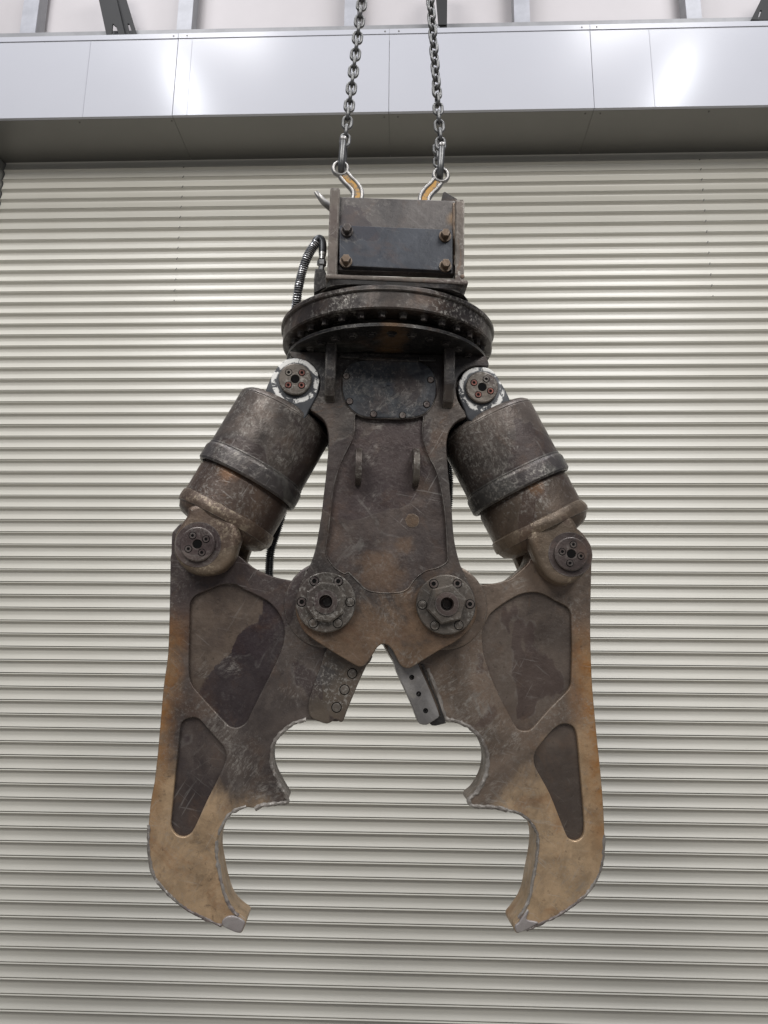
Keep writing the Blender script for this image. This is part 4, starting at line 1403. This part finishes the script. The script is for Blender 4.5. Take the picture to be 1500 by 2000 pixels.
# hooks: forged body swept along a path, raised rims, worn yellow web
def make_hook(root, eye, path, tip, lab):
    E = [W3(*p) for p in [eye]][0] - root.location
    bm = bmesh.new()
    ax = RC @ Vector((1, 0, 0))
    az = RC @ Vector((0, 0, 1))
    ring_pts = [E + ax * 0.0235 * math.cos(a) + az * 0.0235 * math.sin(a) for a in [2 * math.pi * k / 28 for k in range(28)]]
    tube(bm, ring_pts, 0.0074, 12, True, flat=(1.35, 0.95))
    hk = obj('hook', bm, M_hook, root, True, 60)
    P = [W3(*p) - root.location for p in path]
    q = smoothed(P, 8, False)
    n = len(q)
    bm = bmesh.new()
    tube(bm, q, [0.0130 for i in range(n)], 16, flat=(0.55, 1.0))
    obj('shank', bm, M_yel, hk, True, 60)
    fr = RC @ Vector((0, -1, 0))
    for sg in (-1, 1):
        rim = []
        for i in range(n):
            t = (q[min(i + 1, n - 1)] - q[max(i - 1, 0)]).normalized()
            sd = t.cross(fr).normalized()
            rim.append(q[i] + sd * sg * 0.0145)
        bm = bmesh.new()
        tube(bm, rim, [0.0080] * n, 12, flat=(1.3, 0.9))
        obj('rim', bm, M_hook, hk, True, 60)
    if tip:
        T = smoothed([W3(*p) - root.location for p in tip], 8, False)
        bm = bmesh.new()
        tube(bm, T, [0.0175 * (1 - 0.62 * (i / (len(T) - 1)) ** 1.4) for i in range(len(T))], 16, flat=(0.7, 1.0))
        obj('hook_tip', bm, M_hook, hk, True, 60)
    return hk


make_hook(ch1, (665, 330.5, YC), [(671, 342, YC), (680, 353, YC), (691, 364, YC), (698, 376, YC), (697, 392, YC), (690, 408, YC), (676, 420, YC)],
          [(676, 420, YC), (664, 418, YC), (650, 408, YC), (634, 396, YC - 0.02), (624, 384, YC - 0.03), (617, 375, YC - 0.03)], 'left')
make_hook(ch2, (861, 343.5, YC), [(855, 355, YC), (847, 365, YC), (836, 376, YC), (829, 388, YC), (830, 404, YC), (838, 420, YC), (852, 430, YC)],
          [(852, 430, YC), (866, 426, YC), (876, 416, YC)], 'right')
# free end of the right chain hanging behind its shackle
for k, (px, py) in enumerate(((853, 292), (853, 305), (854, 318))):
    p = W3(px, py, YC + 0.06) - ch2.location
    o = link(bpy.data.objects.new('chain_link', lm), ch2)
    o.matrix_basis = Matrix.Translation(p) @ Matrix.Rotation(0.3 + (math.pi / 2) * (k % 2), 4, 'Z') @ Matrix.Scale(0.8, 4)
